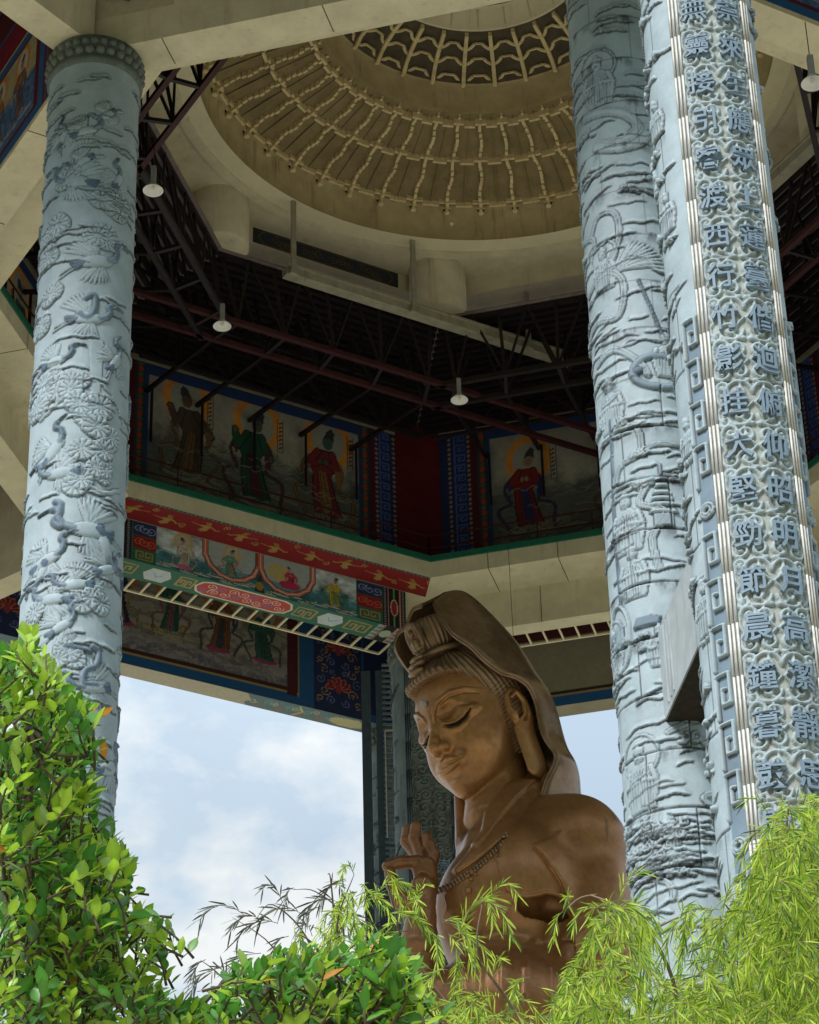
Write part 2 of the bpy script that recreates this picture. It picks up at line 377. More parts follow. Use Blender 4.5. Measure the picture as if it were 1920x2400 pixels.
# trusses
def truss(k):
    c = MB(); zb = 52.0; hA, hB = 9.8*T8, 10.9*T8
    e1 = 3.4 if k in (4, 6) else .2; e2 = 6.6 if k == 4 else e1; c.bar(P3(k, -hA-e1, 9.75, zb+.1), P3(k, hA+e2, 9.75, zb+.1), .17); c.bar(P3(k, -hB-e1, 10.8, zb), P3(k, hB+e2, 10.8, zb), .17)
    o = c.build('chord', M['steel'] if k in (4, 6, 2) else M['steeldark'], pav)
    c = MB()
    ss = [-4.0, -2.1, -.1, 1.9, 3.9]
    for i, s_ in enumerate(ss):
        c.bar(P3(k, s_*.9, 9.75, zb+.1), P3(k, s_, 10.8, zb), .12)
        c.bar(P3(k, s_, 10.8, zb), P3(k, s_, 15.9, 53.0), .13)
        c.bar(P3(k, s_, 10.8, zb), P3(k, s_, 11.6, 54.85), .11); c.bar(P3(k, s_*.9, 9.75, zb+.1), P3(k, s_, 10.2, 54.95), .11)
        c.bar(P3(k, s_, 10.8, zb), P3(k, s_, 13.6, 54.6), .1); c.bar(P3(k, s_, 13.4, 52.5), P3(k, s_, 13.4, 54.7), .15); c.bar(P3(k, s_, 12.2, 53.4), P3(k, s_, 12.2, 54.8), .22); c.bar(P3(k, s_+.5, 12.2, 53.6), P3(k, s_+1.4, 12.4, 54.8), .09); c.bar(P3(k, s_+.5, 14.4, 53.4), P3(k, s_-.4, 14.4, 54.6), .09); c.bar(P3(k, s_, 13.4, 52.5), P3(k, s_, 15.6, 54.5), .09)
        c.bar(P3(k, s_+.12, 15.7, 50.9), P3(k, s_+.12, 15.7, 53.0), .09)
        if i < 4:
            c.bar(P3(k, s_, 10.8, zb), P3(k, (s_+ss[i+1])/2, 11.0, 54.9), .08); c.bar(P3(k, ss[i+1], 10.8, zb), P3(k, (s_+ss[i+1])/2, 11.0, 54.9), .08)
            c.bar(P3(k, s_*.9, 9.8, zb+.1), P3(k, (s_+ss[i+1])/2, 10.1, 55.0), .08); c.bar(P3(k, ss[i+1]*.9, 9.8, zb+.1), P3(k, (s_+ss[i+1])/2, 10.1, 55.0), .08)
            c.bar(P3(k, s_, 13.4, 52.5), P3(k, ss[i+1], 13.4, 54.5), .07); c.bar(P3(k, ss[i+1], 13.4, 52.5), P3(k, s_, 13.4, 54.5), .07)
    c.bar(P3(k, -4.9, 12.2, 53.5), P3(k, 4.9, 12.2, 53.5), .13); c.bar(P3(k, -5.9, 14.4, 53.4), P3(k, 5.9, 14.4, 53.4), .1)
    c.bar(P3(k, -5.4, 13.4, 52.5), P3(k, 5.4, 13.4, 52.5), .12)
    c.build('truss_web', M['steeldark'], pav)
for k in range(8): truss(k)
# red hand rail on the gallery
for k in range(8):
    c = MB(); h = 13.7*T8
    for z in (48.25, 48.75): c.bar(P3(k, -h, 13.7, z), P3(k, h, 13.7, z), .045)
    for i in range(7): s_ = -h+2*h*i/6; c.bar(P3(k, s_, 13.7, 47.8), P3(k, s_, 13.7, 48.75), .045)
    c.build('hand_rail', M['steel'], pav)
# gutter on hangers in front of the deck
def gutter_run(k, s0, s1):
    gt = MB(); side_box(gt, k, s0, s1, 8.98, 9.02, 54.1, 54.46); side_box(gt, k, s0, s1, 9.02, 9.34, 54.1, 54.15); side_box(gt, k, s0, s1, 9.34, 9.38, 54.1, 54.42); side_box(gt, k, s0, s1, 8.92, 8.98, 54.38, 54.47)
    gt.build('gutter', M['gutter'], pav)
    for s_ in (s0+.15, s0+4.7, s0+9.2):
        gt = MB(); side_box(gt, k, s_-.08, s_+.08, 8.82, 8.92, 54.05, 57.0); side_box(gt, k, s_-.13, s_+.13, 8.8, 8.96, 54.0, 54.12); gt.build('gutter_hanger', M['gutter'], pav)
gutter_run(4, -2.2, 8.9); gutter_run(2, -3.5, 5.0)
# octagonal slab beam and hanging column stubs under the dome
oct_ring('dome_ring_beam', [(10.75, 56.35), (11.6, 56.35), (11.6, 57.2), (10.75, 57.2)], M['cream'], pav)
for k in range(8):
    c = MB(); q = vpos(k, 10.9); c.lathe((q[0], q[1], 0), [(0, 55.05), (.93, 55.05), (.98, 55.1), (.98, 57.0)], 40)
    c.build('hanging_column_stub', M['cream'], pav, True)
# radial beams: top level and the low ties
for k in range(8):
    d_ = vdir(k); t_ = np.array([d_[1], -d_[0]])
    def RB(r0, r1, wd, z0, z1):
        c = MB(); pts = []
        for z in (z0, z1):
            for r, e in ((r0, -1), (r0, 1), (r1, 1), (r1, -1)): q = PC+d_*r+t_*e*wd/2; pts.append((q[0], q[1], z))
        c.hexa(pts); return c
    if k in (0, 4):
        for e in (-1, 1):
            for rr_ in (18.5, 18.75, 19.0, 21.6, 21.85):
                c = MB(); a = PC+d_*rr_+t_*e*.428; b = PC+d_*(rr_+.09)+t_*e*.428; c.bar((a[0], a[1], 24.9), (a[0], a[1], 26.6), .05, .05); c.build('moulding', M['stoneplain'], pav)
    RB(17.55, 22.2, .9, 45.65, 51.45).build('radial_beam', M['cream'], pav)
    if k in (0, 4): RB(17.9, 22.8, .85, 24.75, 26.7).build('tie_beam', M['stoneplain'], pav); RB(18.0, 22.7, .78, 24.70, 24.746).build('dark_underside', M['black'], pav)  # near-black plate under each tie beam

# construction joints in the cast beams
def seam(k, s_, pts):
    c = MB()
    for (a0, z0), (a1, z1) in zip(pts[:-1], pts[1:]): c.bar(P3(k, s_, a0, z0), P3(k, s_, a1, z1), .022, .012, up=(sn(k)[0], sn(k)[1], 0) if abs(a1-a0) < .01 else (0, 0, 1))
    c.build('construction_joint', M['seam'], pav)
for s_ in (-3.6, -1.2, 2.2, 4.6): seam(3, s_, [(13.5, 47.6), (13.5, 46.998), (15.15, 46.998)])
for s_ in (-2.2, 1.9): seam(3, s_, [(15.148, 47.0), (15.148, 45.6)])
for s_ in (-3, 3.2): seam(5, s_, [(13.5, 47.6), (13.5, 46.998), (15.15, 46.998), (15.15, 45.6)])
for s_ in (4.6, .5, -3.4): seam(7, s_, [(15.2, 45.598), (16.2, 45.598)]); seam(6, s_, [(15.2, 45.598), (16.2, 45.598)])
# a plumb cable hanging in front of the right-hand beam
q = ray(1193, 1320); q = q*78; c = MB(); c.tube([(q[0], q[1], q[2]+1.2), (q[0]+.02, q[1], q[2]-2.6)], .008, 5); c.build('hanging_cable', M['steeldark'], pav)
# ------------------------------------------------------------------ dome (all turned about the pavilion axis)
def lathe_part(name, prof, m, n=96, smooth=True, z=0):
    c = MB(); c.lathe((PC[0], PC[1], z), prof, n); return c.build(name, m, pav, smooth)
lathe_part('dome_soffit', [(9.0, 57.0), (9.62, 57.0)], M['creampale'], 128, False)
lathe_part('soffit_moulding', [(9.62, 57.0), (9.64, 56.9), (9.95, 56.9), (9.97, 57.0)], M['cream'], 128, False)
lathe_part('dome_soffit', [(9.97, 57.0), (14.5, 57.0), (14.5, 57.3), (9.0, 57.3)], M['cream'], 128, False)
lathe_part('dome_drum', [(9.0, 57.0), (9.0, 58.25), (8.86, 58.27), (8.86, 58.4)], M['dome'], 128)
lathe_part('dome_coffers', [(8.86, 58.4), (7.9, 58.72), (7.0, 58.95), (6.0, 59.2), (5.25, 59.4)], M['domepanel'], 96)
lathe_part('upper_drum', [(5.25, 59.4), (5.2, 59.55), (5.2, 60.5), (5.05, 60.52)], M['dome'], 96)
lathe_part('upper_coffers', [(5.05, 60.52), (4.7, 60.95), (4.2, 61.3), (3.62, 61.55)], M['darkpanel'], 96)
lathe_part('lantern_ring', [(3.62, 61.55), (3.55, 61.5), (3.5, 61.55), (3.25, 62.2), (3.2, 62.15), (3.12, 62.2)], M['creampale'], 96)
lathe_part('lantern_drum', [(3.12, 62.2), (3.1, 63.0), (2.9, 63.0), (2.88, 63.3), (0.01, 63.3)], M['dome'], 96)
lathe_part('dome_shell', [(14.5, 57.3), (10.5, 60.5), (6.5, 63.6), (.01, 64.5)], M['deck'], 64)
def polar(r, th, z): return np.array([r*cos(th), r*sin(th), z])
def box_polar(mb, r0, z0, r1, z1, w0, w1, hgt, off=0., th=0.):
    """a small block under the shell between two (r, z) points, hanging hgt below"""
    p = []
    for r, z, w_ in ((r0, z0, w0), (r1, z1, w1)):
        pass
    p = [(r0, off-w0/2, z0-hgt), (r0, off+w0/2, z0-hgt), (r1, off+w1/2, z1-hgt), (r1, off-w1/2, z1-hgt),
         (r0, off-w0/2, z0), (r0, off+w0/2, z0), (r1, off+w1/2, z1), (r1, off-w1/2, z1)]
    c, s_ = cos(th), sin(th)
    mb.hexa([(x*c-y*s_, x*s_+y*c, z) for x, y, z in p])
def shell_z(r): return np.interp(r, [5.25, 6, 7, 7.9, 8.86], [59.4, 59.2, 58.95, 58.72, 58.4])
rg = MB(); nb = 17; rr_ = np.linspace(8.75, 5.45, nb+1)
for i in range(nb):
    hgt = .10+.07*(1+math.sin(i*1.57))*.5+(.05 if i in (0, 8, 9, 16) else 0); off = .035*math.sin(i*.9)
    box_polar(rg, rr_[i], shell_z(rr_[i]), rr_[i+1]+.05, shell_z(rr_[i+1]), .10, .10, hgt+.05, off)
ribm = None
def ring_copies(proto, n, ph=0.):
    for i in range(n):
        o = proto if i == 0 else proto.copy()
        if i: COL.objects.link(o); o.parent = proto.parent
        o.rotation_euler = (0, 0, 2*pi*(i+ph)/n)
def ring_proto(name, mb, m):
    o = mesh(name, np.array(mb.v), mb.f, m, pav, local=True); o.location = (0, 0, 1.7); return o
ring_copies(ring_proto('dome_rib', rg, M['rib']), 48)
# straight shadow-line battens half way between the wavy ribs
bt = MB(); box_polar(bt, 8.75, shell_z(8.75), 7.0, shell_z(7.0), .05, .05, .05, 0, pi/48); box_polar(bt, 7.0, shell_z(7.0), 5.4, shell_z(5.4), .05, .04, .05, 0, pi/48)
ring_copies(ring_proto('coffer_batten', bt, M['domepanel']), 48)
# scalloped hoop at r 7 and at the inner edge: one run of small arched blocks each
def hoop(name, r, n, w_, amp, z, m, up=.12):
    c = MB()
    for i in range(n):
        for j in range(4):
            t0 = 2*pi*(i+j/4)/n; t1 = 2*pi*(i+(j+1)/4)/n; dz = (.0, .06, .06, .0)[j]; dr = (.0, amp, amp, .0)[j]
            p = []
            for zz in (z-up-dz, z+.02):
                for r_, t_ in ((r-w_/2+dr, t0), (r+w_/2+dr, t0), (r+w_/2+dr, t1), (r-w_/2+dr, t1)): p.append((r_*cos(t_), r_*sin(t_), zz))
            c.hexa(p)
    o = mesh(name, np.array(c.v), c.f, m, pav, local=True); o.location = (0, 0, 1.7); return o
hoop('scalloped_hoop', 7.0, 48, .10, .07, 58.95, M['rib'], .16)
hoop('scalloped_hoop', 5.5, 48, .10, .06, 59.33, M['rib'], .2)
hoop('scalloped_hoop', 8.72, 48, .09, .08, 58.45, M['rib'], .12)
# bracket clusters: a stepped stem with two curled arms on a sooty back plate
def bracket(r, z, s_=1.):
    c = MB()
    for i in range(5):
        ww = (.10+.02*i)*s_; c.hexa([(r-.05*i*s_-.22*s_, -ww/2, z+.14*i*s_), (r-.05*i*s_, -ww/2, z+.14*i*s_), (r-.05*i*s_, ww/2, z+.14*i*s_), (r-.05*i*s_-.22*s_, ww/2, z+.14*i*s_),
                (r-.05*i*s_-.24*s_, -ww/2, z+.14*(i+1)*s_-.02), (r-.05*i*s_, -ww/2, z+.14*(i+1)*s_-.02), (r-.05*i*s_, ww/2, z+.14*(i+1)*s_-.02), (r-.05*i*s_-.24*s_, ww/2, z+.14*(i+1)*s_-.02)])
    c.lathe((r-.12*s_, 0, z-.05*s_), [(0, 0), (.1*s_, .02*s_), (.11*s_, .07*s_), (.06*s_, .12*s_)], 10)
    for sg in (-1, 1):
        pts = [(r-.1*s_, sg*.08*s_, z+.22*s_), (r-.12*s_, sg*.2*s_, z+.28*s_), (r-.12*s_, sg*.32*s_, z+.42*s_), (r-.1*s_, sg*.42*s_, z+.5*s_), (r-.1*s_, sg*.5*s_, z+.48*s_)]
        c.tube(pts, .035*s_, 5)
    return c
ring_copies(ring_proto('dome_bracket', bracket(9.0, 58.05, .95), M['rib']), 48)
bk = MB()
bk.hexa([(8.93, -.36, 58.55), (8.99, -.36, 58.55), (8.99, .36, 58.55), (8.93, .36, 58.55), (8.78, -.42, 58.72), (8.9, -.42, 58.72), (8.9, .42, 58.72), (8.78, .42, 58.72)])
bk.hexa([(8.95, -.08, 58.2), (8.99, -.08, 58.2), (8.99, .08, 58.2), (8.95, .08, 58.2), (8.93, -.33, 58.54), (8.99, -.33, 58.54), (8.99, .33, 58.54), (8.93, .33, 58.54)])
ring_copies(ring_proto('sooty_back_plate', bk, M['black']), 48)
ring_copies(ring_proto('dome_bracket', bracket(5.42, 59.28, .5), M['rib']), 48)
ring_copies(ring_proto('upper_bracket', bracket(5.14, 60.42, .7), M['rib']), 30)
ur = MB(); rz = [(5.0, 60.62), (4.75, 60.98), (4.45, 61.22), (4.1, 61.42), (3.66, 61.58)]
for (ra, za), (rb, zb_) in zip(rz[:-1], rz[1:]): box_polar(ur, ra, za, rb, zb_, .13, .12, .22)
ring_copies(ring_proto('upper_rib', ur, M['rib']), 30)
us = MB()
for (r, z) in ((4.84, 60.84), (4.42, 61.22), (3.95, 61.46)):
    pts = []
    for j in range(11):
        t_ = -1+2*j/10; th = t_*pi/30*.62*(4.84/r)**.5; rr2 = r+.22*(1-abs(t_)**2.2); pts.append((rr2*cos(th), rr2*sin(th), z-.24+.08*abs(t_)))
    us.tube(pts, .06, 6)
    for sg in (-1, 1):
        th0 = sg*pi/30*.62*(4.84/r)**.5; th1 = sg*pi/30*1.02; us.bar((r*cos(th0), r*sin(th0), z-.15), (r*cos(th1), r*sin(th1), z-.15), .07, .06)
ring_copies(ring_proto('bracket_arch', us, M['rib']), 30)
lr = MB(); box_polar(lr, 3.52, 61.56, 3.25, 62.18, .05, .05, .05)
ring_copies(ring_proto('lantern_rib', lr, M['cream']), 24)
c = MB(); c.lathe((PC[0], PC[1], 0), [(8.995, 57.02), (9.0, 57.0), (9.05, 56.99)], 128)
sp = MB(); sp.lathe((0, 0, 0), [(0, -.09), (.07, -.06), (.09, 0), (.07, .06), (0, .09)], 12)
q = ray(1059, 530); q = q*57.35/q[2]
sp.v = [(v[0]+q[0], v[1]+q[1]-.15, v[2]+57.35) for v in sp.v]; sp.build('ceiling_lamp_globe', M['white'], pav, True)
# ------------------------------------------------------------------ painted beams and murals
GOLD = (.33, .23, .07); RED = (.22, .014, .016); NAVY = (.018, .03, .09); BLUE = (.02, .10, .26); GREEN = (.015, .12, .075); WHT = (.60, .60, .52); PINK = (.55, .22, .17); BLK = (.012, .012, .014)
cl = MB(); side_box(cl, 4, -5.6, 5.3, 14.74, 15.82, 45.504, 46.99); cl.build('painted_cladding', M['green'], pav)
def fret(cv, x0, x1, y0, y1, col, wd=.06):
    w_, h_ = x1-x0, y1-y0
    P = [(0, .1), (0, .9), (.42, .9), (.42, .35), (.2, .35), (.2, .62)]
    cv.line([(x0+p[0]*w_, y0+p[1]*h_) for p in P], wd, col); cv.line([(x1-p[0]*w_, y0+p[1]*h_) for p in P], wd, col); cv.line([(x0+.1*w_, y0+.1*h_), (x1-.1*w_, y0+.1*h_)], wd, col)
def key_run(cv, x, y0, y1, w_, col, wd, step=None):
    step = step or w_*1.15; y = y0
    while y < y1-step*.6:
        cv.line([(x, y), (x, y+step*.82), (x+w_, y+step*.82), (x+w_, y+step*.25), (x+w_*.38, y+step*.25), (x+w_*.38, y+step*.55), (x+w_*.65, y+step*.55)], wd, col); y += step
def stacks(cv, x0, x1, y0, y1):
    h3 = (y1-y0)/3
    for i, c_ in enumerate((GREEN, RED, NAVY)):
        cv.poly([(x0, y0+i*h3), (x1, y0+i*h3), (x1, y0+(i+1)*h3-.04), (x0, y0+(i+1)*h3-.04)], c_)
    fret(cv, x0+.15, x1-.12, y0+.08, y0+h3-.1, GOLD, .05)
    for i in (1, 2):
        for j in range(3): cv.line(spiral(x0+.22+j*(x1-x0-.4)/2, y0+(i+.48)*h3, .2, 1.3, j*2., 1), .035, (.5, .12, .06) if i == 1 else (.22, .3, .5))
fc = Canvas(10.7, 1.88, .026, GREEN); X0 = -5.4
def s_(v): return v-X0
fc.poly([(s_(-4.0), 0), (s_(3.38), 0), (s_(3.38), 1.9), (s_(-4.0), 1.9)], (.20, .30, .36))
nz = fc.noise(1., 30, 6, 3); msk = (fc.X > s_(-4.0)) & (fc.X < s_(3.38))
skyc = np.array((.42, .50, .52)); seac = np.array((.05, .17, .20)); t = np.clip((fc.Y-.75)/.25+nz, 0, 1)[..., None]
fc.c = np.where(msk[..., None], (seac*(1-t)+skyc*t)*(1+nz[..., None]*.8), fc.c)
for i in range(16): swirl_cloud(fc, s_(-3.8+i*.48), .18+.1*math.sin(i*2.1), .13, (.5, .5, .43), (.08, .1, .1), i, .02)
for cx_ in (-1.27, .76):
    U = [(s_(cx_-.98), 1.95), (s_(cx_-.98), 1.2), (s_(cx_-.8), .72), (s_(cx_-.45), .38), (s_(cx_), .26), (s_(cx_+.45), .38), (s_(cx_+.8), .72), (s_(cx_+.98), 1.2), (s_(cx_+.98), 1.95)]
    fc.poly(U, (.10, .27, .33)); fc.poly([(x, y) for x, y in U if y > .7]+[], (.34, .40, .40)); fc.line(U, .24, (.03, .03, .04)); fc.line(U, .17, (.5, .14, .08)); fc.line(U, .05, (.6, .5, .45))
    for i in range(8): fc.ell(U[i][0], U[i][1], .07, .07, (.6, .28, .2))
fc.poly([(s_(-.45), 0), (s_(-.05), 0), (s_(-.25), .9)], (.03, .03, .03)); fc.ell(s_(-.25), .3, .14, .22, (.32, .2, .06))
figure(fc, s_(-3.05), .3, 1.35, (.50, .48, .40), (.42, .34, .22), (.42, .28, .18), (.5, .36, .10)); fc.ell(s_(-3.0), .28, .3, .1, (.5, .1, .25))
figure(fc, s_(-1.27), .45, 1.25, (.10, .28, .20), (.4, .2, .15), (.42, .28, .18), (.5, .36, .12))
fc.ell(s_(.45), 1.2, .42, .42, (.45, .38, .16)); figure(fc, s_(.85), .55, 1.05, (.45, .04, .10), (.5, .08, .12), (.42, .28, .18)); fc.ell(s_(.85), .7, .38, .2, (.42, .03, .09))
figure(fc, s_(2.6), .3, 1.35, (.48, .36, .04), (.10, .25, .14), (.42, .28, .18))
stacks(fc, s_(-4.85), s_(-4.02), .0, 1.88); stacks(fc, s_(3.4), s_(4.38), 0, 1.88)
for a_, b_ in ((-5.4, -4.88), (4.40, 5.3)): fc.poly([(s_(a_), 0), (s_(b_), 0), (s_(b_), 1.9), (s_(a_), 1.9)], BLK)
for x in (-5.0, 4.5, 5.2):
    for i in range(16): fc.ell(s_(x), .06+i*.118, .045, .045, (.16, .18, .22))
for x in (-5.2, 4.62, 5.08): fc.line([(s_(x), 0), (s_(x), 1.9)], .035, PINK)
fc.ell(s_(4.85), .95, .15, .42, (.5, .36, .3)); fc.ell(s_(4.85), .95, .11, .36, (.25, .02, .03)); fc.line([(s_(4.85), 0), (s_(4.85), .5)], .04, (.1, .35, .1)); fc.line([(s_(4.85), 1.4), (s_(4.85), 1.9)], .04, (.1, .35, .1))
fc.Y *= 1.47/1.88; fc.build('painted_beam_face', on_wall(4, 14.734, X0, 45.508), M['paint'], pav, 'painted beam face with four seaside temple scenes in scalloped frames')
# red underside with golden cranes
rc = Canvas(12.2, 1.22, .03, RED)
def gold_crane(cv, x, y, s, fl=1, col=GOLD):
    def q(a, b): return (x+fl*a*s, y+b*s)
    cv.poly([q(-.5, 0), q(-.1, .12), q(.25, .06), q(.45, -.02), q(.1, -.12), q(-.2, -.1)], col); cv.line([q(.35, 0), q(.62, .16), q(.8, .12)], .05*s+.02, col)
    cv.poly([q(-.1, .08), q(-.25, .45), q(.0, .55), q(.25, .4), q(.2, .05)], col); cv.poly([q(-.05, -.08), q(-.3, -.4), q(0, -.45), q(.2, -.1)], tuple(np.array(col)*.7)); cv.line([q(-.45, 0), q(-.95, -.08)], .03, col)
for i in range(9): gold_crane(rc, .7+i*1.36, .58+.1*math.sin(i*1.9), .62, 1 if i % 3 else -1, (.36, .22, .06))
for i in range(9): rc.line(spiral(1.35+i*1.36, .78 if i % 2 else .3, .13, 1.3, i, 1), .035, GOLD)
rc.poly([(0, 0), (12.2, 0), (12.2, .11), (0, .11)], (.02, .06, .06))
for i in range(72): rc.ell(.1+i*.17, .055, .045, .04, (.10, .26, .22) if i % 2 else (.25, .12, .08))
class FnR:
    def vec(self, cv):
        a = 13.505+cv.Y; s = (cv.X-6.1)/6.1*(a*T8-.01)
        q = PC[None, None, :]+a[..., None]*sn(4)+s[..., None]*st(4)
        return np.concatenate([q, np.full_like(cv.X, 46.995)[..., None]], -1).reshape(-1, 3)
rc.build('crane_painted_soffit', FnR(), M['paint'], pav, 'red painted soffit with golden cranes in flight')
# green underside of the cladding
gc = Canvas(10.9, 1.3, .026, GREEN)
def g_(v): return v+5.6
for x0, x1 in ((-5.3, -4.5), (-2.95, -2.4), (1.35, 2.05), (3.3, 4.1)):
    fret(gc, g_(x0), g_(x1), .2, 1.05, GOLD, .06)
for x0, x1 in ((-4.2, -3.2), (2.2, 3.15)):
    P_ = [(x0, .65), (x0+.2, .2), (x1-.2, .2), (x1, .65), (x1-.2, 1.1), (x0+.2, 1.1)]; gc.poly([(g_(a), b) for a, b in P_], (.55, .5, .45)); gc.poly([(g_(a*.92+(x0+x1)/2*.08), .65+(b-.65)*.85) for a, b in P_], (.42, .52, .55))
    gc.line([(g_(x0+.35), .5), (g_(x0+.5), .8), (g_(x0+.7), .55)], .03, (.15, .2, .25))
P_ = [(-2.35, .65), (-2.2, .25), (-1.9, .12), (.8, .12), (1.1, .25), (1.25, .65), (1.1, 1.05), (.8, 1.18), (-1.9, 1.18), (-2.2, 1.05)]
gc.poly([(g_(a), b) for a, b in P_], (.6, .55, .42)); gc.poly([(g_(-.55+(a+.55)*.96), .65+(b-.65)*.86) for a, b in P_], (.42, .045, .03))
for i in range(15): gc.line(spiral(g_(-2.0+i*.2), .65+.18*(-1)**i, .2, 1.5, i*1.3, (-1)**i), .03, (.55, .5, .45) if i % 3 else (.1, .15, .4))
gc.poly([(g_(4.4), 0), (g_(5.3), 0), (g_(5.3), 1.3), (g_(4.4), 1.3)], BLK)
for i in range(14): gc.line([(g_(4.3), .05+i*.095), (g_(4.5), .05+i*.095)], .04, WHT); gc.line([(g_(5.05), .05+i*.095), (g_(5.28), .05+i*.095)], .04, WHT)
gc.ell(g_(4.78), .65, .2, .3, (.3, .42, .32)); gc.line([(g_(4.55), 0), (g_(4.55), 1.3)], .04, PINK); gc.line([(g_(5.0), 0), (g_(5.0), 1.3)], .04, PINK)
gc.Y *= 1.08/1.3; gc.build('medallion_soffit', on_soffit(4, 45.5, -5.6, 14.74), M['paint'], pav, 'green soffit with red and white cartouches')
# upper wall murals -----------------------------------------------------------
def studs(cv, x, y0, y1, col=(.35, .2, .13), r=.06):
    y = y0
    while y < y1: cv.ell(x, y, r, r, col); y += .2
def upper_mural(k, L, Rr, figs, seed, a=15.944, z0=48.3, z1=54.16, lowfig=0.):
    h = 15.9*T8-.75; cv = Canvas(2*h, z1-z0, .035, NAVY); sx = lambda v: v+h
    cv.poly([(sx(L-.45), 0), (sx(Rr+.45), 0), (sx(Rr+.45), 6), (sx(L-.45), 6)], (.02, .05, .15))
    inner = Canvas(Rr-L, z1-.45-z0-.6, .035, (.4, .4, .35)); bands(inner, (.42, .40, .33), (.15, .16, .14), .50, seed)
    for i in range(7): swirl_cloud(inner, (i+.5)*(Rr-L)/7+.3*math.sin(i*3+seed), .9+.5*math.sin(i*2.3+seed), .32, (.30, .29, .23), (.05, .05, .05), seed+i, .035)
    for i in range(5): swirl_cloud(inner, (i+.3)*(Rr-L)/5, .35, .26, (.33, .30, .22), (.05, .05, .05), seed+i+30, .035)
    r = np.random.RandomState(seed)
    for (x, y, hh, c1, c2, sk, ar) in figs:
        swirl_cloud(inner, x-L, y-z0-.65, .4, (.33, .31, .25), (.04, .04, .04), seed+int(x*3)+50, .035)
        figure(inner, x-L, y-z0-.6, hh, c1, c2, sk, (.90, .33, .02), 0, ar)
        for j in range(7): inner.line([(x-L+.85, y-z0+hh*.95-j*.17-.6), (x-L+.93, y-z0+hh*.95-j*.17-.55)], .06, (.03, .03, .03))
        inner.line([(x-L+.78, y-z0+hh-.6), (x-L+.78, y-z0+hh-1.95), (x-L+1.0, y-z0+hh-1.95), (x-L+1.0, y-z0+hh-.6)], .025, (.1, .09, .07))
    for yy, xx in [(b, a_) for b in range(inner.ny) for a_ in (0,)]:
        pass
    for q_ in range(90):
        x0_, y0_ = r.uniform(0, Rr-L), r.uniform(0, inner.h*.55); L_ = r.uniform(.4, 1.3); t_ = np.linspace(0, 1, 12)
        inner.line(np.stack([x0_+L_*t_, y0_+.08*np.sin(t_*r.uniform(4, 12)+r.uniform(0, 6))], 1), .035, (.06, .06, .055) if q_ % 3 else (.36, .34, .28), .7)
    inner.c *= .72
    i0 = np.searchsorted(cv.xs, sx(L)); j0 = np.searchsorted(cv.ys, .6); ih = min(inner.nx, cv.nx-i0); jh = min(inner.ny, cv.ny-j0)
    cv.c[j0:j0+jh, i0:i0+ih] = inner.c[:jh, :ih]
    for sg, e in ((-1, L), (1, Rr)):
        x = e+sg*.3; cv.poly([(sx(x-.17), 0), (sx(x+.17), 0), (sx(x+.17), 6), (sx(x-.17), 6)], (.03, .045, .05))
        for i in range(14): cv.ell(sx(x), .2+i*.45, .09, .16, (.30, .05, .02)); cv.ell(sx(x), .42+i*.45, .1, .05, (.05, .14, .08))
        x = e+sg*.6; cv.poly([(sx(x-.12), 0), (sx(x+.12), 0), (sx(x+.12), 6), (sx(x-.12), 6)], (.08, .012, .02))
        studs(cv, sx(e+sg*.78), .1, 5.9); key_run(cv, sx(e+sg*1.1)-.18, .1, 5.8, .36, (.07, .11, .34), .065); studs(cv, sx(e+sg*1.48), .1, 5.9)
    cv.poly([(0, 0), (2*h, 0), (2*h, .12), (0, .12)], (.1, .01, .02))
    cv.build('wall_mural', on_wall(k, a, -h, z0), M['paint'], pav)
SK = (.36, .24, .16)
upper_mural(4, -3.9, 4.2, [(-2.48, 50.2, 3.35, (.10, .07, .05), (.20, .12, .05), (.16, .10, .07), 'w'), (.23, 49.9, 3.5, (.03, .10, .06), (.12, .03, .05), (.12, .12, .10), 'w'), (3.0, 50.0, 3.5, (.25, .035, .05), (.30, .17, .05), (.06, .14, .11), 'pray')], 5)
upper_mural(3, -3.9, 4.0, [(-2.55, 49.9, 3.1, (.25, .03, .03), (.03, .05, .18), SK, 'pray'), (.9, 49.8, 3.1, (.03, .10, .06), (.2, .1, .05), SK, 'w')], 11)
upper_mural(5, -4.1, 4.1, [(-1.5, 50.0, 3.2, (.2, .05, .04), (.1, .1, .2), SK, 'pray'), (1.7, 50.0, 3.2, (.05, .1, .08), (.25, .15, .05), SK, 'w')], 17)
upper_mural(2, -4.1, 4.1, [(-1.5, 50.0, 3.2, (.05, .08, .2), (.3, .1, .05), SK, 'w'), (1.7, 50.0, 3.2, (.2, .04, .06), (.2, .15, .05), SK, 'pray')], 23)
for k in range(1, 8):            # red chamfer boards in the corners of the upper wall
    c = MB(); e = 15.9
    a_ = P3(k, e*T8-.85, e, 47.62); b_ = P3(k-1, -(e*T8-.85), e, 47.62); c.quad(a_, b_, (b_[0], b_[1], 54.6), (a_[0], a_[1], 54.6)); c.build('corner_board', M['red'], pav)
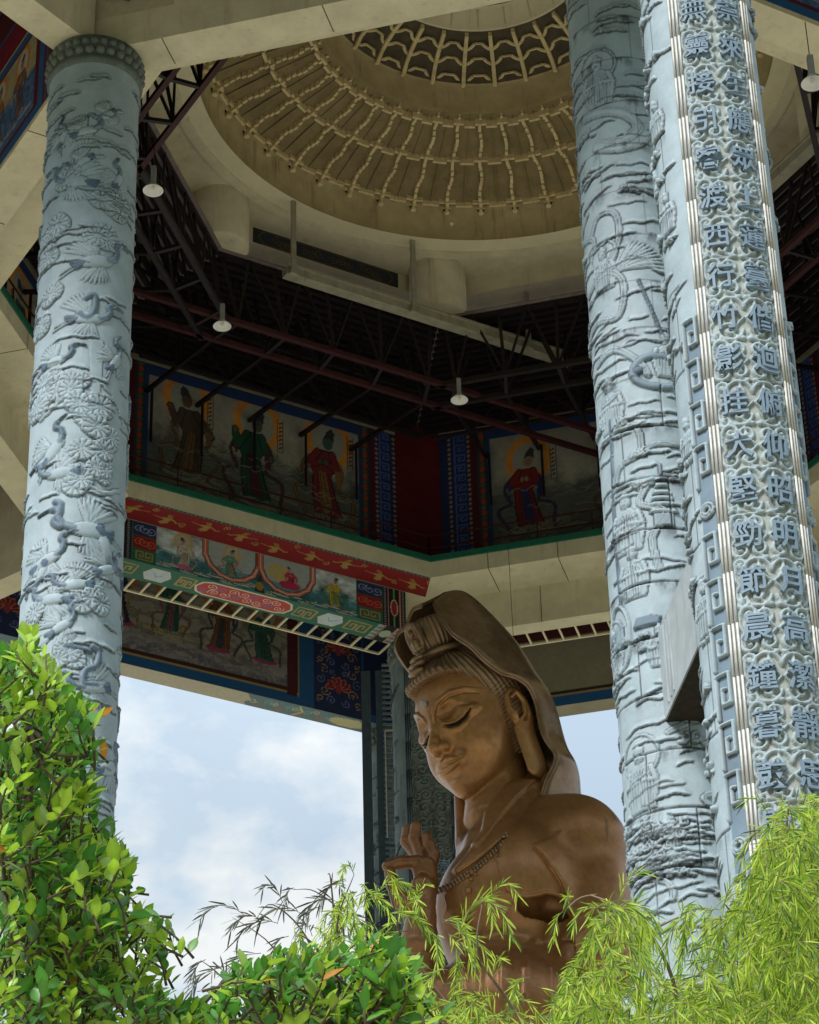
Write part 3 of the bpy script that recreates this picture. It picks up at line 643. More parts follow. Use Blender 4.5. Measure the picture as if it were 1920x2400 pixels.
# outer ring beam, inner face ---------------------------------------------------
def outer_face(k, figs, seed, plain=False):
    h = 21.48*T8; cv = Canvas(2*h, 5.7, .04, (.09, .02, .022)); sx = lambda v: v+h
    if plain:
        cv.c[:] = (.27, .245, .17); cv.c *= (1+cv.noise(.15, 20, 8, seed))[..., None]
        cv.poly([(0, .0), (2*h, 0), (2*h, .42), (0, .42)], BLUE); cv.poly([(0, .42), (2*h, .42), (2*h, .6), (0, .6)], (.03, .02, .015)); cv.line([(0, .42), (2*h, .42)], .05, (.35, .25, .1))
        cv.poly([(0, 2.75), (2*h, 2.75), (2*h, 5.7), (0, 5.7)], (.09, .02, .022))
    else:
        inn = Canvas(8.6, 3.6, .04, (.3, .3, .26)); bands(inn, (.34, .31, .25), (.30, .28, .24), .1, seed, .22)
        wv = np.sin(inn.Y*11+np.sin(inn.X*1.1+inn.Y)*2.2+inn.noise(4., 20, 10, seed+1)); inn.c *= (1-.35*(wv > .45))[..., None]
        inn.c[..., 2] += .05*np.clip(1-inn.Y/1.0, 0, 1)
        for (x, y, hh, c1, c2, sk, cl_) in figs:
            if cl_: swirl_cloud(inn, x+4.3, y+.1, .42, (.42, .34, .16), (.12, .08, .03), int(x*7)+70, .04); 
            else: inn.ell(x+4.3, y+.05, .5, .14, (.35, .06, .16))
            figure(inn, x+4.3, y+.05, hh, c1, c2, sk, (.5, .17, .02), 0, 'pray')
        inn.c *= .8
        i0 = np.searchsorted(cv.xs, sx(-4.3)); j0 = np.searchsorted(cv.ys, .62); cv.c[j0:j0+inn.ny, i0:i0+inn.nx] = inn.c
        cv.poly([(0, 4.1), (2*h, 4.1), (2*h, 5.7), (0, 5.7)], (.09, .02, .022))
        cv.poly([(0, 0), (2*h, 0), (2*h, .40), (0, .40)], BLUE); cv.poly([(sx(-4.7), .44), (sx(4.7), .44), (sx(4.7), .62), (sx(-4.7), .62)], (.06, .02, .02)); cv.line([(sx(-4.75), .42), (sx(4.75), .42)], .05, (.38, .28, .1))
        for sg in (-1, 1):
            R4 = lambda a_, b_, c_: cv.poly([(sx(sg*a_), .3), (sx(sg*b_), .3), (sx(sg*b_), 4.1), (sx(sg*a_), 4.1)] if sg > 0 else [(sx(sg*b_), .3), (sx(sg*a_), .3), (sx(sg*a_), 4.1), (sx(sg*b_), 4.1)], c_)
            R4(4.3, 4.7, (.07, .015, .02)); R4(4.74, 4.8, (.38, .28, .1)); R4(4.8, 5.4, BLUE); R4(5.4, 8.9, NAVY); R4(7.35, 7.45, BLUE)
            cv.poly([(sx(sg*5.4-(0 if sg > 0 else 2)), 0), (sx(sg*5.4+(2 if sg > 0 else 0)), 0), (sx(sg*5.4+(2 if sg > 0 else 0)), .4), (sx(sg*5.4-(0 if sg > 0 else 2)), .4)], NAVY)
            for yc in (.95, 2.5, 3.9):
                cx_ = sx(sg*6.4)
                for i in range(7):
                    an = pi*(i-.0)/6; cv.ell(cx_+.33*cos(an), yc+.1+.26*sin(an), .2, .11, (.52, .2, .12), rot=an); cv.ell(cx_+.33*cos(an), yc+.1+.26*sin(an), .17, .085, (.22, .02, .03), rot=an)
                cv.ell(cx_, yc+.08, .13, .2, (.3, .04, .05))
                for s2 in (-1, 1):
                    for j, (dx, dy, r_) in enumerate(((.55, -.1, .22), (.75, .35, .2), (.6, .75, .2), (.3, -.45, .18), (.75, -.45, .16), (.25, .72, .14))):
                        cv.line(spiral(cx_+s2*dx, yc+dy, r_, 1.3, j*1.1, s2), .03, (.16, .2, .45) if j % 2 else (.42, .28, .15))
    cv.build('outer_beam_face', on_wall(k, 21.494, -h, 45.705), M['paint'], pav)
outer_face(4, [(-2.2, .9, 2.3, (.03, .04, .07), (.32, .24, .12), SK, 0), (-.4, 1.0, 2.2, (.03, .13, .08), (.26, .10, .12), SK, 1), (1.55, .75, 2.5, (.24, .10, .04), (.05, .06, .09), SK, 0), (3.4, .75, 2.2, (.04, .13, .10), (.03, .09, .07), SK, 0)], 31)
outer_face(3, [], 37, True); outer_face(5, [(-1.5, .9, 2.2, (.03, .13, .08), (.3, .1, .1), SK, 1), (1.6, .9, 2.2, (.2, .1, .04), (.05, .06, .09), SK, 0)], 41)
sc_ = Canvas(8.9+8.9, .84, .035, (.46, .42, .32))
sc_.poly([(8.9+2.75, 0), (17.8, 0), (17.8, .84), (8.9+3.1, .84), (8.9+2.9, .6), (8.9+3.1, .4)], (.12, .2, .22)); sc_.poly([(0, 0), (3.2, 0), (2.9, .4), (3.1, .84), (0, .84)], (.12, .2, .22))
for i in range(22):
    x = 8.9+3.2+i*.27; sc_.line(spiral(x, .42+.2*math.sin(i*2), .16, 1.4, i, 1), .035, ((.5, .45, .3), (.45, .12, .06), (.15, .35, .3))[i % 3])
sc_.ell(8.9+7.0, .42, .75, .3, (.5, .47, .25)); sc_.line([(8.9+4.9, .1), (8.9+5.15, .42), (8.9+4.9, .75)], .07, (.55, .5, .2))
sc_.build('outer_beam_soffit', on_soffit(4, 45.694, -8.9, 21.505), M['paint'], pav)
# outer faces of the upper wall that face the camera ----------------------------
def facade(k, seed):
    h = 16.2*T8-.2; cv = Canvas(2*h, 5.6, .045, (.10, .02, .03)); sx = lambda v: v+h
    inn = Canvas(7.3, 2.6, .045, (.3, .3, .26)); bands(inn, (.34, .30, .18), (.06, .13, .26), .45, seed, .3)
    for i, x in enumerate((1.1, 3.0, 4.9, 6.4)): figure(inn, x, .45, 1.9, ((.35, .14, .02), (.2, .1, .05))[i % 2], (.05, .08, .2), SK, (.5, .2, .02))
    for i in range(8): swirl_cloud(inn, .4+i*.9, .35, .2, (.3, .3, .3), (.03, .07, .2), seed+i, .03)
    cv.poly([(sx(-4.3), .0), (sx(4.3), 0), (sx(4.3), 3.4), (sx(-4.3), 3.4)], BLUE); cv.poly([(sx(-3.95), .3), (sx(3.95), .3), (sx(3.95), 3.15), (sx(-3.95), 3.15)], (.10, .012, .02))
    i0 = np.searchsorted(cv.xs, sx(-3.65)); j0 = np.searchsorted(cv.ys, .42); cv.c[j0:j0+inn.ny, i0:i0+inn.nx] = inn.c
    for x in (-5.0, 5.0):
        for i in range(12): cv.ell(sx(x), .25+i*.45, .16, .2, (.04, .16, .09), rot=.6)
        cv.line([(sx(x*.9), 0), (sx(x*.9), 5.6)], .1, BLUE)
    cv.line([(0, 3.45), (2*h, 3.45)], .1, (.4, .3, .2)); cv.poly([(0, 3.6), (2*h, 3.6), (2*h, 4.4), (0, 4.4)], (.20, .015, .03)); cv.line([(0, 4.5), (2*h, 4.5)], .1, BLUE)
    for i in range(20): cv.line(spiral(.5+i*.66, 4.0, .22, 1.3, i, 1), .04, (.1, .02, .03))
    cv.build('facade_mural', on_wall(k, 16.21, h, 45.75, True), M['paint'], pav)
facade(6, 43); facade(0, 47)
bl = Canvas(2.2, 1.6, .03, (.50, .455, .31)); bl.poly([(.1, 1.6), (.1, .75), (.4, .55), (.8, .42), (1.0, .3), (1.2, .42), (1.6, .5), (2.0, .75), (2.1, 1.6)], (.42, .40, .30)); bl.poly([(.2, 1.6), (.2, .82), (.5, .62), (.85, .5), (1.0, .4), (1.15, .5), (1.5, .6), (1.9, .8), (2.0, 1.6)], (.02, .08, .2))
bl.build('corner_cartouche', on_wall(7, 16.215, 6.5, 46.6, True), M['paint'], pav)
# dark scroll band on the dome ring beam
db = Canvas(5.6, .62, .025, (.025, .03, .035))
P_ = [(.2, .31), (.4, .06), (5.2, .06), (5.4, .31), (5.2, .56), (.4, .56)]; db.line(P_+[P_[0]], .03, (.15, .11, .05))
for i in range(17): db.line(spiral(.55+i*.28, .31+.06*math.sin(i*2), .17, 1.4, i*1.7, (-1)**i), .022, (.16, .11, .05) if i % 4 else (.03, .06, .15))
db.build('scroll_painted_band', on_wall(4, 10.74, -2.6, 56.38), M['paint'], pav)
# lattice between the ring beams
for k in (3, 4):
    c = MB(); h = 16.9*T8-1.0; z = 46.3
    for a in (16.85, 17.85): c.bar(P3(k, -h, a, z), P3(k, h, a, z), .07)
    n_ = int(2*h/.57)
    for i in range(n_+1): c.bar(P3(k, -h+2*h*i/n_, 16.85, z), P3(k, -h+2*h*i/n_, 17.85, z), .062)
    c.build('lattice_frame', M['creampale'], pav)
# ------------------------------------------------------------------ carved granite pillars
PR = 1.1; PW = 2*pi*PR
def cyl_hit(q, x, y, r=1.12):
    d = ray(x, y); A = d[0]**2+d[1]**2; Bq = -2*(d[:2]@q); c = q@q-r*r; t = (-Bq-math.sqrt(max(Bq*Bq-4*A*c, 0)))/2/A; P = d*t
    return math.atan2(P[0]-q[0], P[1]-q[1]), P[2]
class Pillar:
    """relief canvas wrapped round a shaft; x runs to the right seen from outside, x = w/2 faces azimuth az0"""
    def __init__(s, q, z0, z1, res, az0):
        s.q = np.array(q); s.az0 = az0; s.z0 = z0; s.cv = Canvas(PW, z1-z0, res, STONE); s.cv.H[:] = 0
    def at(s, x, y):
        a, z = cyl_hit(s.q, x, y); d = (s.az0-a+pi) % (2*pi)-pi; return PW/2+d*PR, z-s.z0
    def vec(s, cv):
        a = s.az0-(cv.X-PW/2)/PR; r = PR+cv.H
        return np.stack([r*np.sin(a), r*np.cos(a), s.z0+cv.Y+1.7], -1).reshape(-1, 3)
STONE = np.array((.35, .44, .495)); SDARK = (.10, .155, .22); SMID = (.19, .26, .32)
def ledge(cv, xs, yl, L, h, col=None):
    """a carved ledge: steep underside along y = yl(x), fading upwards over L"""
    x0, x1 = xs[0], xs[-1]; W = cv.win(x0, x1, min(yl)-.02, max(yl)+L); X = cv.X[W]; Y = cv.Y[W]
    if X.size == 0: return
    y = np.interp(X, xs, yl); dy = Y-y; tp = np.clip(np.minimum(X-x0, x1-X)/(.12*(x1-x0)+.02), 0, 1)
    m = (dy > 0) & (dy < L*(.25+.75*tp)) & (X > x0) & (X < x1); v = h*tp**.5*(1-dy/(L*(.25+.75*tp)+1e-6))**1.6
    cv.H[W] = np.where(m, np.maximum(cv.H[W], v), cv.H[W])
    e = (dy > -.045) & (dy < .008) & (X > x0+.02) & (X < x1-.02) & (tp > .25); cv.c[W] *= np.where(e, .52, 1.)[..., None]  # dark line under the edge: gathered dirt plus the ledge's shadow painted in
def wisp(cv, x, y, ln, h, rr, slope=0., L=.16):
    n = 14; xs = np.linspace(x-ln/2, x+ln/2, n); yl = y+slope*(xs-x)+.03*np.sin(xs*rr.uniform(4, 9)+rr.uniform(0, 6))+.015*np.sin(xs*17+rr.uniform(0, 6))
    ledge(cv, xs, yl, L, h)
def ruyi(cv, x, y, s, h, rr):
    k = rr.randint(3, 5); xs = []; ys = []; cx_ = x-s
    for i in range(k):
        r_ = s*2/k/2*rr.uniform(.8, 1.2); t = np.linspace(pi, 2*pi, 9); xs += list(cx_+r_+r_*np.cos(t)); ys += list(y-.03*i*rr.uniform(-1, 1)+r_*.8*np.sin(t)); cx_ += 2*r_
    o = np.argsort(xs); ledge(cv, np.array(xs)[o]+np.arange(len(xs))*1e-5, np.array(ys)[o], s*.8, h)
    for i in range(2): cv.line(spiral(x+rr.uniform(-.6, .6)*s, y+s*rr.uniform(.0, .3), s*.28, 1.3, rr.uniform(0, 6), rr.choice([-1, 1])), .05, None, h=h*1.35)
    wisp(cv, x+s*rr.choice([-1.4, 1.4]), y+rr.uniform(-.1, .1), s*2.2, h*.8, rr)
def fan(cv, x, y, r, h):
    W = cv.win(x-r, x+r, y-r, y+r); X = cv.X[W]-x; Y = cv.Y[W]-y
    if X.size == 0: return
    d = np.hypot(X, Y)/r; a = np.arctan2(Y, X); v = h*(.55+.45*d)*(1-.5*np.clip(np.cos(a*11)*2-1, 0, 1)*(d > .15)); m = d < 1
    cv.H[W] = np.where(m, v+.3*np.minimum(cv.H[W], .05), cv.H[W])
def feather_fan(cv, x, y, r0, r1, a0, a1, n, h, col=None, tip=None, wd=.9):
    for i in range(n):
        a = a0+(a1-a0)*i/(n-1); L = r0+(r1-r0)*(i/(n-1)); w_ = wd*abs(a1-a0)/n*L*.5
        cv.ell(x+cos(a)*L*.55, y+sin(a)*L*.55, L*.48, max(w_, .035), col, 1, rot=a, h=h*(.75+.25*(i % 2)))
        if tip is not None: cv.ell(x+cos(a)*L*.86, y+sin(a)*L*.86, L*.18, max(w_*.8, .03), tip, 1, rot=a, h=h)
def crane(cv, x, y, s, ang=0., fl=1, wings=1, h=.08):
    def q(a, b): c_, s_ = cos(ang), sin(ang); a *= fl; return (x+(a*c_-b*s_)*s, y+(a*s_+b*c_)*s)
    def A(d): v = d if fl > 0 else pi-d; return v+ang
    if wings:
        feather_fan(cv, *q(-.05, .1), .95*s, .7*s, A(R_(150)), A(R_(75)), 9, h*.8); feather_fan(cv, *q(-.05, .1), .5*s, .42*s, A(R_(150)), A(R_(80)), 7, h*.95)
        feather_fan(cv, *q(.0, -.05), .8*s, .55*s, A(R_(215)), A(R_(285)), 8, h*.75)
    feather_fan(cv, *q(-.35, 0), .45*s, .38*s, A(R_(160)), A(R_(205)), 6, h, SDARK)
    cv.line([q(-.5, -.05), q(-1.15, -.25)], .05, None, h=h*.8); cv.line([q(-.5, .0), q(-1.1, -.12)], .04, None, h=h*.8)
    cv.ell(*q(-.1, 0), .46*s, .2*s, None, rot=ang, h=h*1.35)
    pts = [q(.25, .02), q(.48, .12), q(.6, .3), q(.55, .46), q(.66, .55)]
    cv.line(pts, .15*s+.02, SMID, h=h*1.3); cv.line(pts[1:], .1*s+.02, SDARK, .8, h=h*1.4); cv.ell(*q(.7, .56), .1*s, .075*s, None, rot=ang, h=h*1.5); cv.line([q(.76, .57), q(1.08, .5)], .05*s+.01, SDARK, h=h*1.3)
def relief_figure(cv, x, y, s, h, rr, halo=True):
    """standing or seated robed figure, head centre at (x, y), s = head height"""
    if halo: cv.ell(x, y, s*1.5, s*1.55, None, h=h*.4); cv.line([(x+s*1.5*cos(t), y+s*1.55*sin(t)) for t in np.linspace(0, 2*pi, 28)], .05, None, h=h*.9)
    body = [(x-s*.35, y-s*.5), (x+s*.35, y-s*.5), (x+s*1.2, y-s*1.2), (x+s*1.35, y-s*2.3), (x+s*1.0, y-s*3.9), (x-s*1.0, y-s*3.9), (x-s*1.35, y-s*2.3), (x-s*1.2, y-s*1.2)]
    cv.poly(body, None, h=h*.65)
    for i in range(7):
        xa = x-s*.9+i*s*.3; cv.line([(x+(xa-x)*.4, y-s*.9), (xa, y-s*1.9), (xa+rr.uniform(-.2, .2)*s, y-s*3.8)], .045, None, h=h*.95)
    for sg in (-1, 1): cv.line([(x+sg*s*.9, y-s*.95), (x+sg*s*1.2, y-s*1.9), (x+sg*s*.25, y-s*1.75)], s*.4, None, h=h*1.15)
    cv.ell(x, y, s*.42, s*.52, None, h=h*1.5); cv.ell(x, y+s*.42, s*.46, s*.3, None, h=h*1.6); cv.ell(x, y+s*.78, s*.18, s*.2, None, h=h*1.4)
    for sg in (-1, 1): cv.line([(x+sg*s*.1, y+.02), (x+sg*s*.3, y+.03)], .022, SDARK, .8)
    cv.line([(x-s*.12, y-s*.26), (x+s*.12, y-s*.26)], .022, SDARK, .8)
def ribbon(cv, pts, wd, h):
    P_ = cr_line(pts, 10); cv.line(P_, wd, None, h=h*.7, mode='flat'); 
    n_ = np.array([-(np.gradient(P_[:, 1])), np.gradient(P_[:, 0])]).T; n_ /= np.linalg.norm(n_, axis=1)[:, None]+1e-9
    for e in (-1, 1): cv.line(P_+n_*e*wd*.42, .04, None, h=h*1.1)
def cr_line(pts, k):
    A = np.array(pts, float); o_ = []
    for i in range(len(A)-1):
        p0, p1, p2, p3 = A[max(i-1, 0)], A[i], A[i+1], A[min(i+2, len(A)-1)]
        for u in np.linspace(0, 1, k, endpoint=False): o_.append(.5*((2*p1)+(-p0+p2)*u+(2*p0-5*p1+4*p2-p3)*u*u+(-p0+3*p1-3*p2+p3)*u**3))
    return np.array(o_+[A[-1]])
def joints(cv, step, h=-.025, seed=0, stain=0.):
    r = np.random.RandomState(seed); rows = np.arange(step*.5, cv.h, step); nzv = cv.noise(1., 30, 60, seed)
    for i, yy in enumerate(rows):
        m = np.abs(cv.Y-yy-.01*np.sin(cv.X*3+i)) < .022; cv.H[m] = np.minimum(cv.H[m], h); cv.c[m] *= .55
        for xx in np.arange((i % 2)*.8+.3, PW, 1.73):
            m = (np.abs(cv.X-xx) < .018) & (np.abs(cv.Y-yy-step/2) < step/2); cv.H[m] = np.minimum(cv.H[m], h); cv.c[m] *= .6
        if stain > 0:
            s_ = np.clip(1-np.abs(yy-cv.Y)/(.35), 0, 1)*(cv.Y < yy+.05); k_ = stain*s_*np.clip(nzv*2.2+.1, 0, 1); cv.c *= (1-k_[..., None]*.8)
def finish(cv, seed, pan=None):
    # weathering: lime runs and dirt that gathered in the carving
    n1_ = cv.noise(1., 14, 60, seed); n2_ = cv.noise(1., 60, 30, seed+1)
    cv.c *= (1+n1_*.14)[..., None]; cv.c[..., 0] *= 1+.05*n2_
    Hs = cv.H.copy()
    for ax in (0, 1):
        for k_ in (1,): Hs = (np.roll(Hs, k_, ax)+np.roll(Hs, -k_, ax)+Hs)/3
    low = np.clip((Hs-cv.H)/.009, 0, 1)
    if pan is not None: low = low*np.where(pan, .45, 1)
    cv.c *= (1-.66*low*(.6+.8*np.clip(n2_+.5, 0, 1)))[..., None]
    cv.H += n2_*.004
def shaft_cards(name, label, P_, parent_q, capital=True):
    root = empty(name, (parent_q[0], parent_q[1], -1.7), label, 'pillar')
    o = P_.cv.build('carved_shaft', P_, M['stone'], None); o.parent = root
    o.data.polygons.foreach_set('use_smooth', np.ones(len(o.data.polygons), bool))
    lower = MB(); lower.lathe((0, 0, 0), [(1.6, 0), (1.6, .5), (1.35, .9), (1.12, 1.3), (1.1, P_.z0+1.7)], 48); o2 = mesh('plain_shaft', np.array(lower.v), lower.f, M['stoneplain'], root, True, local=True)
    if capital:
        c = MB(); c.lathe((0, 0, 46.45), [(1.10, 0), (1.17, .05), (1.17, .2), (1.12, .25), (1.13, .5), (1.16, .85), (1.1, .9)], 48)
        for rw, (zz, rr2, n_) in enumerate(((46.86, .13, 28), (47.13, .115, 32))):
            for i in range(n_): t = 2*pi*(i+.5*rw)/n_; add_ball0(c, (1.12*cos(t), 1.12*sin(t), zz), rr2, 8)
        mesh('lotus_bead_capital', np.array(c.v), c.f, M['capst'], root, True, local=True)
    return root
def add_ball0(mb_, c_, r, n=8):
    m_ = 5; base = len(mb_.v)
    for i in range(m_+1):
        for j in range(n): th = pi*i/m_; ph = 2*pi*j/n; mb_.v.append((c_[0]+r*sin(th)*cos(ph), c_[1]+r*sin(th)*sin(ph), c_[2]+r*cos(th)))
    for i in range(m_):
        for j in range(n): mb_.f.append((base+i*n+j, base+i*n+(j+1) % n, base+(i+1)*n+(j+1) % n, base+(i+1)*n+j))
def cam_az(q): return math.atan2(-q[0], -q[1])
ZT = 44.85
# 1 ---- crane and pine pillar, left
q7 = vpos(7, RI); p7 = Pillar(q7, 13.5, ZT, .026, cam_az(q7)); cv = p7.cv; cv.hs = .58; rr = np.random.RandomState(3)
for i in range(330): wisp(cv, rr.uniform(0, PW), rr.uniform(0, 31), rr.uniform(.4, 1.3), rr.uniform(.035, .065), rr, rr.uniform(-.12, .12))
for i in range(14): wisp(cv, PW/2+rr.uniform(-1.6, 1.6), 31-rr.uniform(.2, 6), rr.uniform(.7, 1.5), .05, rr, 0)
def fans_at(px, py, n, spread, r=.24):
    x0, y0 = p7.at(px, py)
    for i in range(n): fan(cv, x0+rr.uniform(-1, 1)*spread, y0+rr.uniform(-.6, .6)*spread, r*rr.uniform(.85, 1.2), .055)
def branch_at(pts, w_=.1):
    P_ = cr_line([p7.at(*t) for t in pts], 6); P_[:, 0] += .03*np.sin(np.arange(len(P_))*1.9); cv.line(P_, w_, None, h=.075)
for px, py, n, sp, r in ((155, 415, 3, .25, .26), (265, 480, 7, .32, .24), (125, 535, 7, .3, .25), (250, 560, 8, .33, .26), (120, 600, 5, .25, .24), (125, 690, 5, .2, .22), (92, 770, 4, .2, .22), (125, 905, 8, .33, .27), (190, 900, 5, .3, .25), (215, 960, 12, .4, .28), (245, 1010, 9, .3, .27), (88, 960, 6, .15, .25), (215, 1065, 6, .3, .25), (180, 1125, 5, .25, .24), (240, 1110, 4, .2, .22), (215, 1410, 5, .3, .24), (70, 1450, 3, .2, .22), (150, 1530, 4, .25, .22)):
    fans_at(px, py, n, sp, r)
branch_at([(95, 985), (120, 960), (150, 930)]); branch_at([(180, 1130), (215, 1140), (245, 1155), (280, 1150)]); branch_at([(240, 900), (270, 940), (290, 1000)], .07); branch_at([(200, 560), (235, 545), (270, 570)], .08)
cv.poly([(x, y) for x, y in [p7.at(210, 795), p7.at(243, 798), p7.at(236, 930), p7.at(214, 930)]], None, h=.03)
for px, py, s_, an, fl, wg in ((208, 305, .62, .3, 1, 1), (150, 318, .5, 1.2, 1, 1), (250, 270, .45, .8, -1, 1), (168, 425, .85, -.15, -1, 1), (190, 380, .5, .6, -1, 1), (280, 420, .5, 1.2, 1, 1), (235, 612, .9, .25, 1, 1), (215, 745, .8, .1, 1, 1), (135, 845, .62, .1, 1, 1), (275, 845, .6, 1.0, 1, 1), (130, 1050, .75, .9, 1, 1), (135, 1110, .75, .1, -1, 1), (200, 1240, 1.0, .05, -1, 1), (250, 1290, .8, -1.2, 1, 0), (115, 1310, .75, .4, 1, 1), (255, 1335, .6, .5, 1, 1), (170, 1370, .65, .2, -1, 1), (115, 1405, .7, -.05, -1, 1), (150, 1465, .6, .6, 1, 1), (95, 1350, .5, 1.2, -1, 1), (215, 1610, .75, .3, -1, 1), (260, 1800, .8, .5, 1, 1)):
    x, y = p7.at(px, py); crane(cv, x, y, s_, an, fl, wg, .085)
# the two large necks
for pts in ([(200, 700), (222, 692), (222, 725), (205, 745), (185, 735)], [(218, 1515), (232, 1530), (225, 1560), (200, 1572), (196, 1600), (225, 1605)], [(130, 1175), (142, 1182), (138, 1205), (125, 1222), (140, 1235)]):
    P_ = cr_line([p7.at(*t) for t in pts], 6); cv.line(P_, .15, SMID, h=.12); cv.line(P_, .08, SDARK, .7, h=.13)
x, y = p7.at(185, 1520); cv.line([(x-.25, y+.03), (x+.25, y-.02)], .1, SDARK, h=.12)
for i in range(60):                                   # the unseen far side: more birds and fans
    x = (PW/2+rr.uniform(1.9, 5.0)) % PW; y = rr.uniform(0, 31)
    (crane(cv, x, y, rr.uniform(.5, .9), rr.uniform(-.5, .8), rr.choice([-1, 1])) if i % 2 else [fan(cv, x+rr.uniform(-.4, .4), y+rr.uniform(-.3, .3), .25, .055) for _ in range(5)])
for i in range(8): x = PW/2+rr.uniform(-1.6, 1.6); y = rr.uniform(0, 5); crane(cv, x, y, .7, rr.uniform(-.3, .6), rr.choice([-1, 1]))
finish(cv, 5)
pil7 = shaft_cards('carved_pillar', 'pale granite pillar at left carved with cranes and pine fans, under a dark beaded capital', p7, q7)

# 2 ---- figure pillar, middle right
q0 = vpos(0, RI); p0_ = Pillar(q0, 13.5, ZT, .028, cam_az(q0)); cv = p0_.cv; cv.hs = .7; rr = np.random.RandomState(9)
for i in range(420): wisp(cv, rr.uniform(0, PW), rr.uniform(0, 31.3), rr.uniform(.4, 1.5), rr.uniform(.03, .06), rr, rr.uniform(-.1, .25))
for i in range(60): ruyi(cv, rr.uniform(0, PW), rr.uniform(2, 30), rr.uniform(.2, .38), .07, rr)
def F0(px, py, s_, halo=True): x, y = p0_.at(px, py); relief_figure(cv, x, y, s_, .075, rr, halo)
def RB0(pts, w_=.1, h=.075): ribbon(cv, [p0_.at(*t) for t in pts], w_, h)
F0(1397, 155, .30); F0(1412, 600, .24); F0(1560, 800, .24, False); F0(1425, 910, .28, False); F0(1465, 1180, .3, False); F0(1480, 1300, .26, False); F0(1440, 1500, .24); F0(1497, 1775, .3); F0(1545, 1480, .2, False)
RB0([(1370, 280), (1420, 262), (1470, 270), (1495, 300), (1460, 330), (1420, 335)], .24); RB0([(1400, 345), (1450, 345), (1500, 330), (1520, 300)], .3)
RB0([(1385, 560), (1400, 510), (1440, 500), (1450, 560), (1420, 640)], .1); feather_fan(cv, *p0_.at(1440, 640), 1.2, .9, R_(5), R_(60), 11, .07)
RB0([(1380, 700), (1420, 640), (1460, 660), (1450, 740), (1400, 760), (1385, 800)]); RB0([(1400, 860), (1440, 820), (1500, 850), (1520, 880)], .12)
x, y = p0_.at(1545, 870); cv.line([(x+.55*cos(t), y+.4*sin(t)) for t in np.linspace(.6, 5.2, 24)], .17, SMID, h=.09)
x, y = p0_.at(1495, 868); cv.ell(x, y, .12, .1, SDARK, h=.1)
RB0([(1440, 1010), (1490, 1000), (1500, 1060), (1450, 1100), (1440, 1180)]); RB0([(1500, 1060), (1540, 1040), (1590, 1045)], .08); RB0([(1520, 1130), (1500, 1180), (1560, 1200), (1530, 1260), (1545, 1330)], .12)
cv.line([p0_.at(1431, 985), p0_.at(1440, 1250), p0_.at(1455, 1420)], .06, SDARK, h=.08); cv.line([p0_.at(1496, 655), p0_.at(1555, 790)], .05, SDARK, h=.08)
x, y = p0_.at(1556, 1200)
for i in range(6): cv.poly([(x-.3+.035*i, y+i*.15), (x+.3-.035*i, y+i*.15), (x+.22-.03*i, y+.09+i*.15), (x-.22+.03*i, y+.09+i*.15)], None, h=.09)
cv.line([(x, y+.8), (x, y+1.15)], .05, SMID, h=.08); cv.poly([(x-.2, y-.3), (x+.2, y-.3), (x+.2, y-.02), (x-.2, y-.02)], SMID, .4, h=.07)
x, y = p0_.at(1452, 1500); cv.line([(x+.33*cos(t), y+.75*sin(t)) for t in np.linspace(0, 2*pi, 30)], .07, None, h=.1); cv.ell(x, y, .16, .4, SMID, .7, h=.06)
x, y = p0_.at(1515, 1455); cv.poly([(x-.3, y-.1), (x+.25, y-.1), (x+.3, y+.05), (x, y+.12), (x-.2, y+.1)], SDARK, .8, h=.09)
for i in range(26): x, y = p0_.at(rr.uniform(1475, 1600), rr.uniform(1930, 2060)); ruyi(cv, x, y, rr.uniform(.25, .4), .085, rr)
for i in range(22): x = rr.uniform(0, PW); ribbon(cv, [(x, rr.uniform(1, 30)+0*j) if False else (x+rr.uniform(-.6, .6), yy+.4*j) for yy in [rr.uniform(1, 29)] for j in range(4)], .09, .06)
jz = p0_.at(1500, 1000)[1]
sub = cv.H.copy(); joints(cv, 1.25, -.02, 4, .9)
up = cv.Y > jz+1; cv.H = np.where(up, sub, cv.H)
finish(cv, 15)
pil0 = shaft_cards('carved_pillar', 'pale granite pillar carved with haloed figures, ribbons and clouds, just left of the inscribed pillar', p0_, q0)

# 3 ---- inscription pillar, right
qo = vpos(0, RO); azp = va(0); pO = Pillar(qo, 13.0, ZT, .026, azp % (2*pi)); cv = pO.cv; rr = np.random.RandomState(21)
CX = PW/2; hp = PR*R_(33.5); hr = PR*R_(45)
out_ = np.abs(cv.X-CX) > hr
for i in range(150):
    sg = rr.choice([-1, 1]); wisp(cv, CX+sg*rr.uniform(hr+.5, PW/2), rr.uniform(0, 31.3), rr.uniform(.4, 1.1), rr.uniform(.04, .065), rr, sg*-rr.uniform(.3, .9))
for i in range(90):
    sg = rr.choice([-1, 1]); ruyi(cv, CX+sg*rr.uniform(hr+.25, 2.4), rr.uniform(0, 31), rr.uniform(.16, .27), .075, rr)
for i, (px, py, s_) in enumerate(((1535, 255, .2), (1530, 400, .2), (1560, 470, .2), (1650, 1380, .26), (1610, 1000, .2))):
    x, y = pO.at(px, py); relief_figure(cv, x, y, s_, .07, rr, False)
inn = np.abs(cv.X-CX) < hr; cv.H[inn] = 0; cv.c[inn] = (.37, .40, .375)
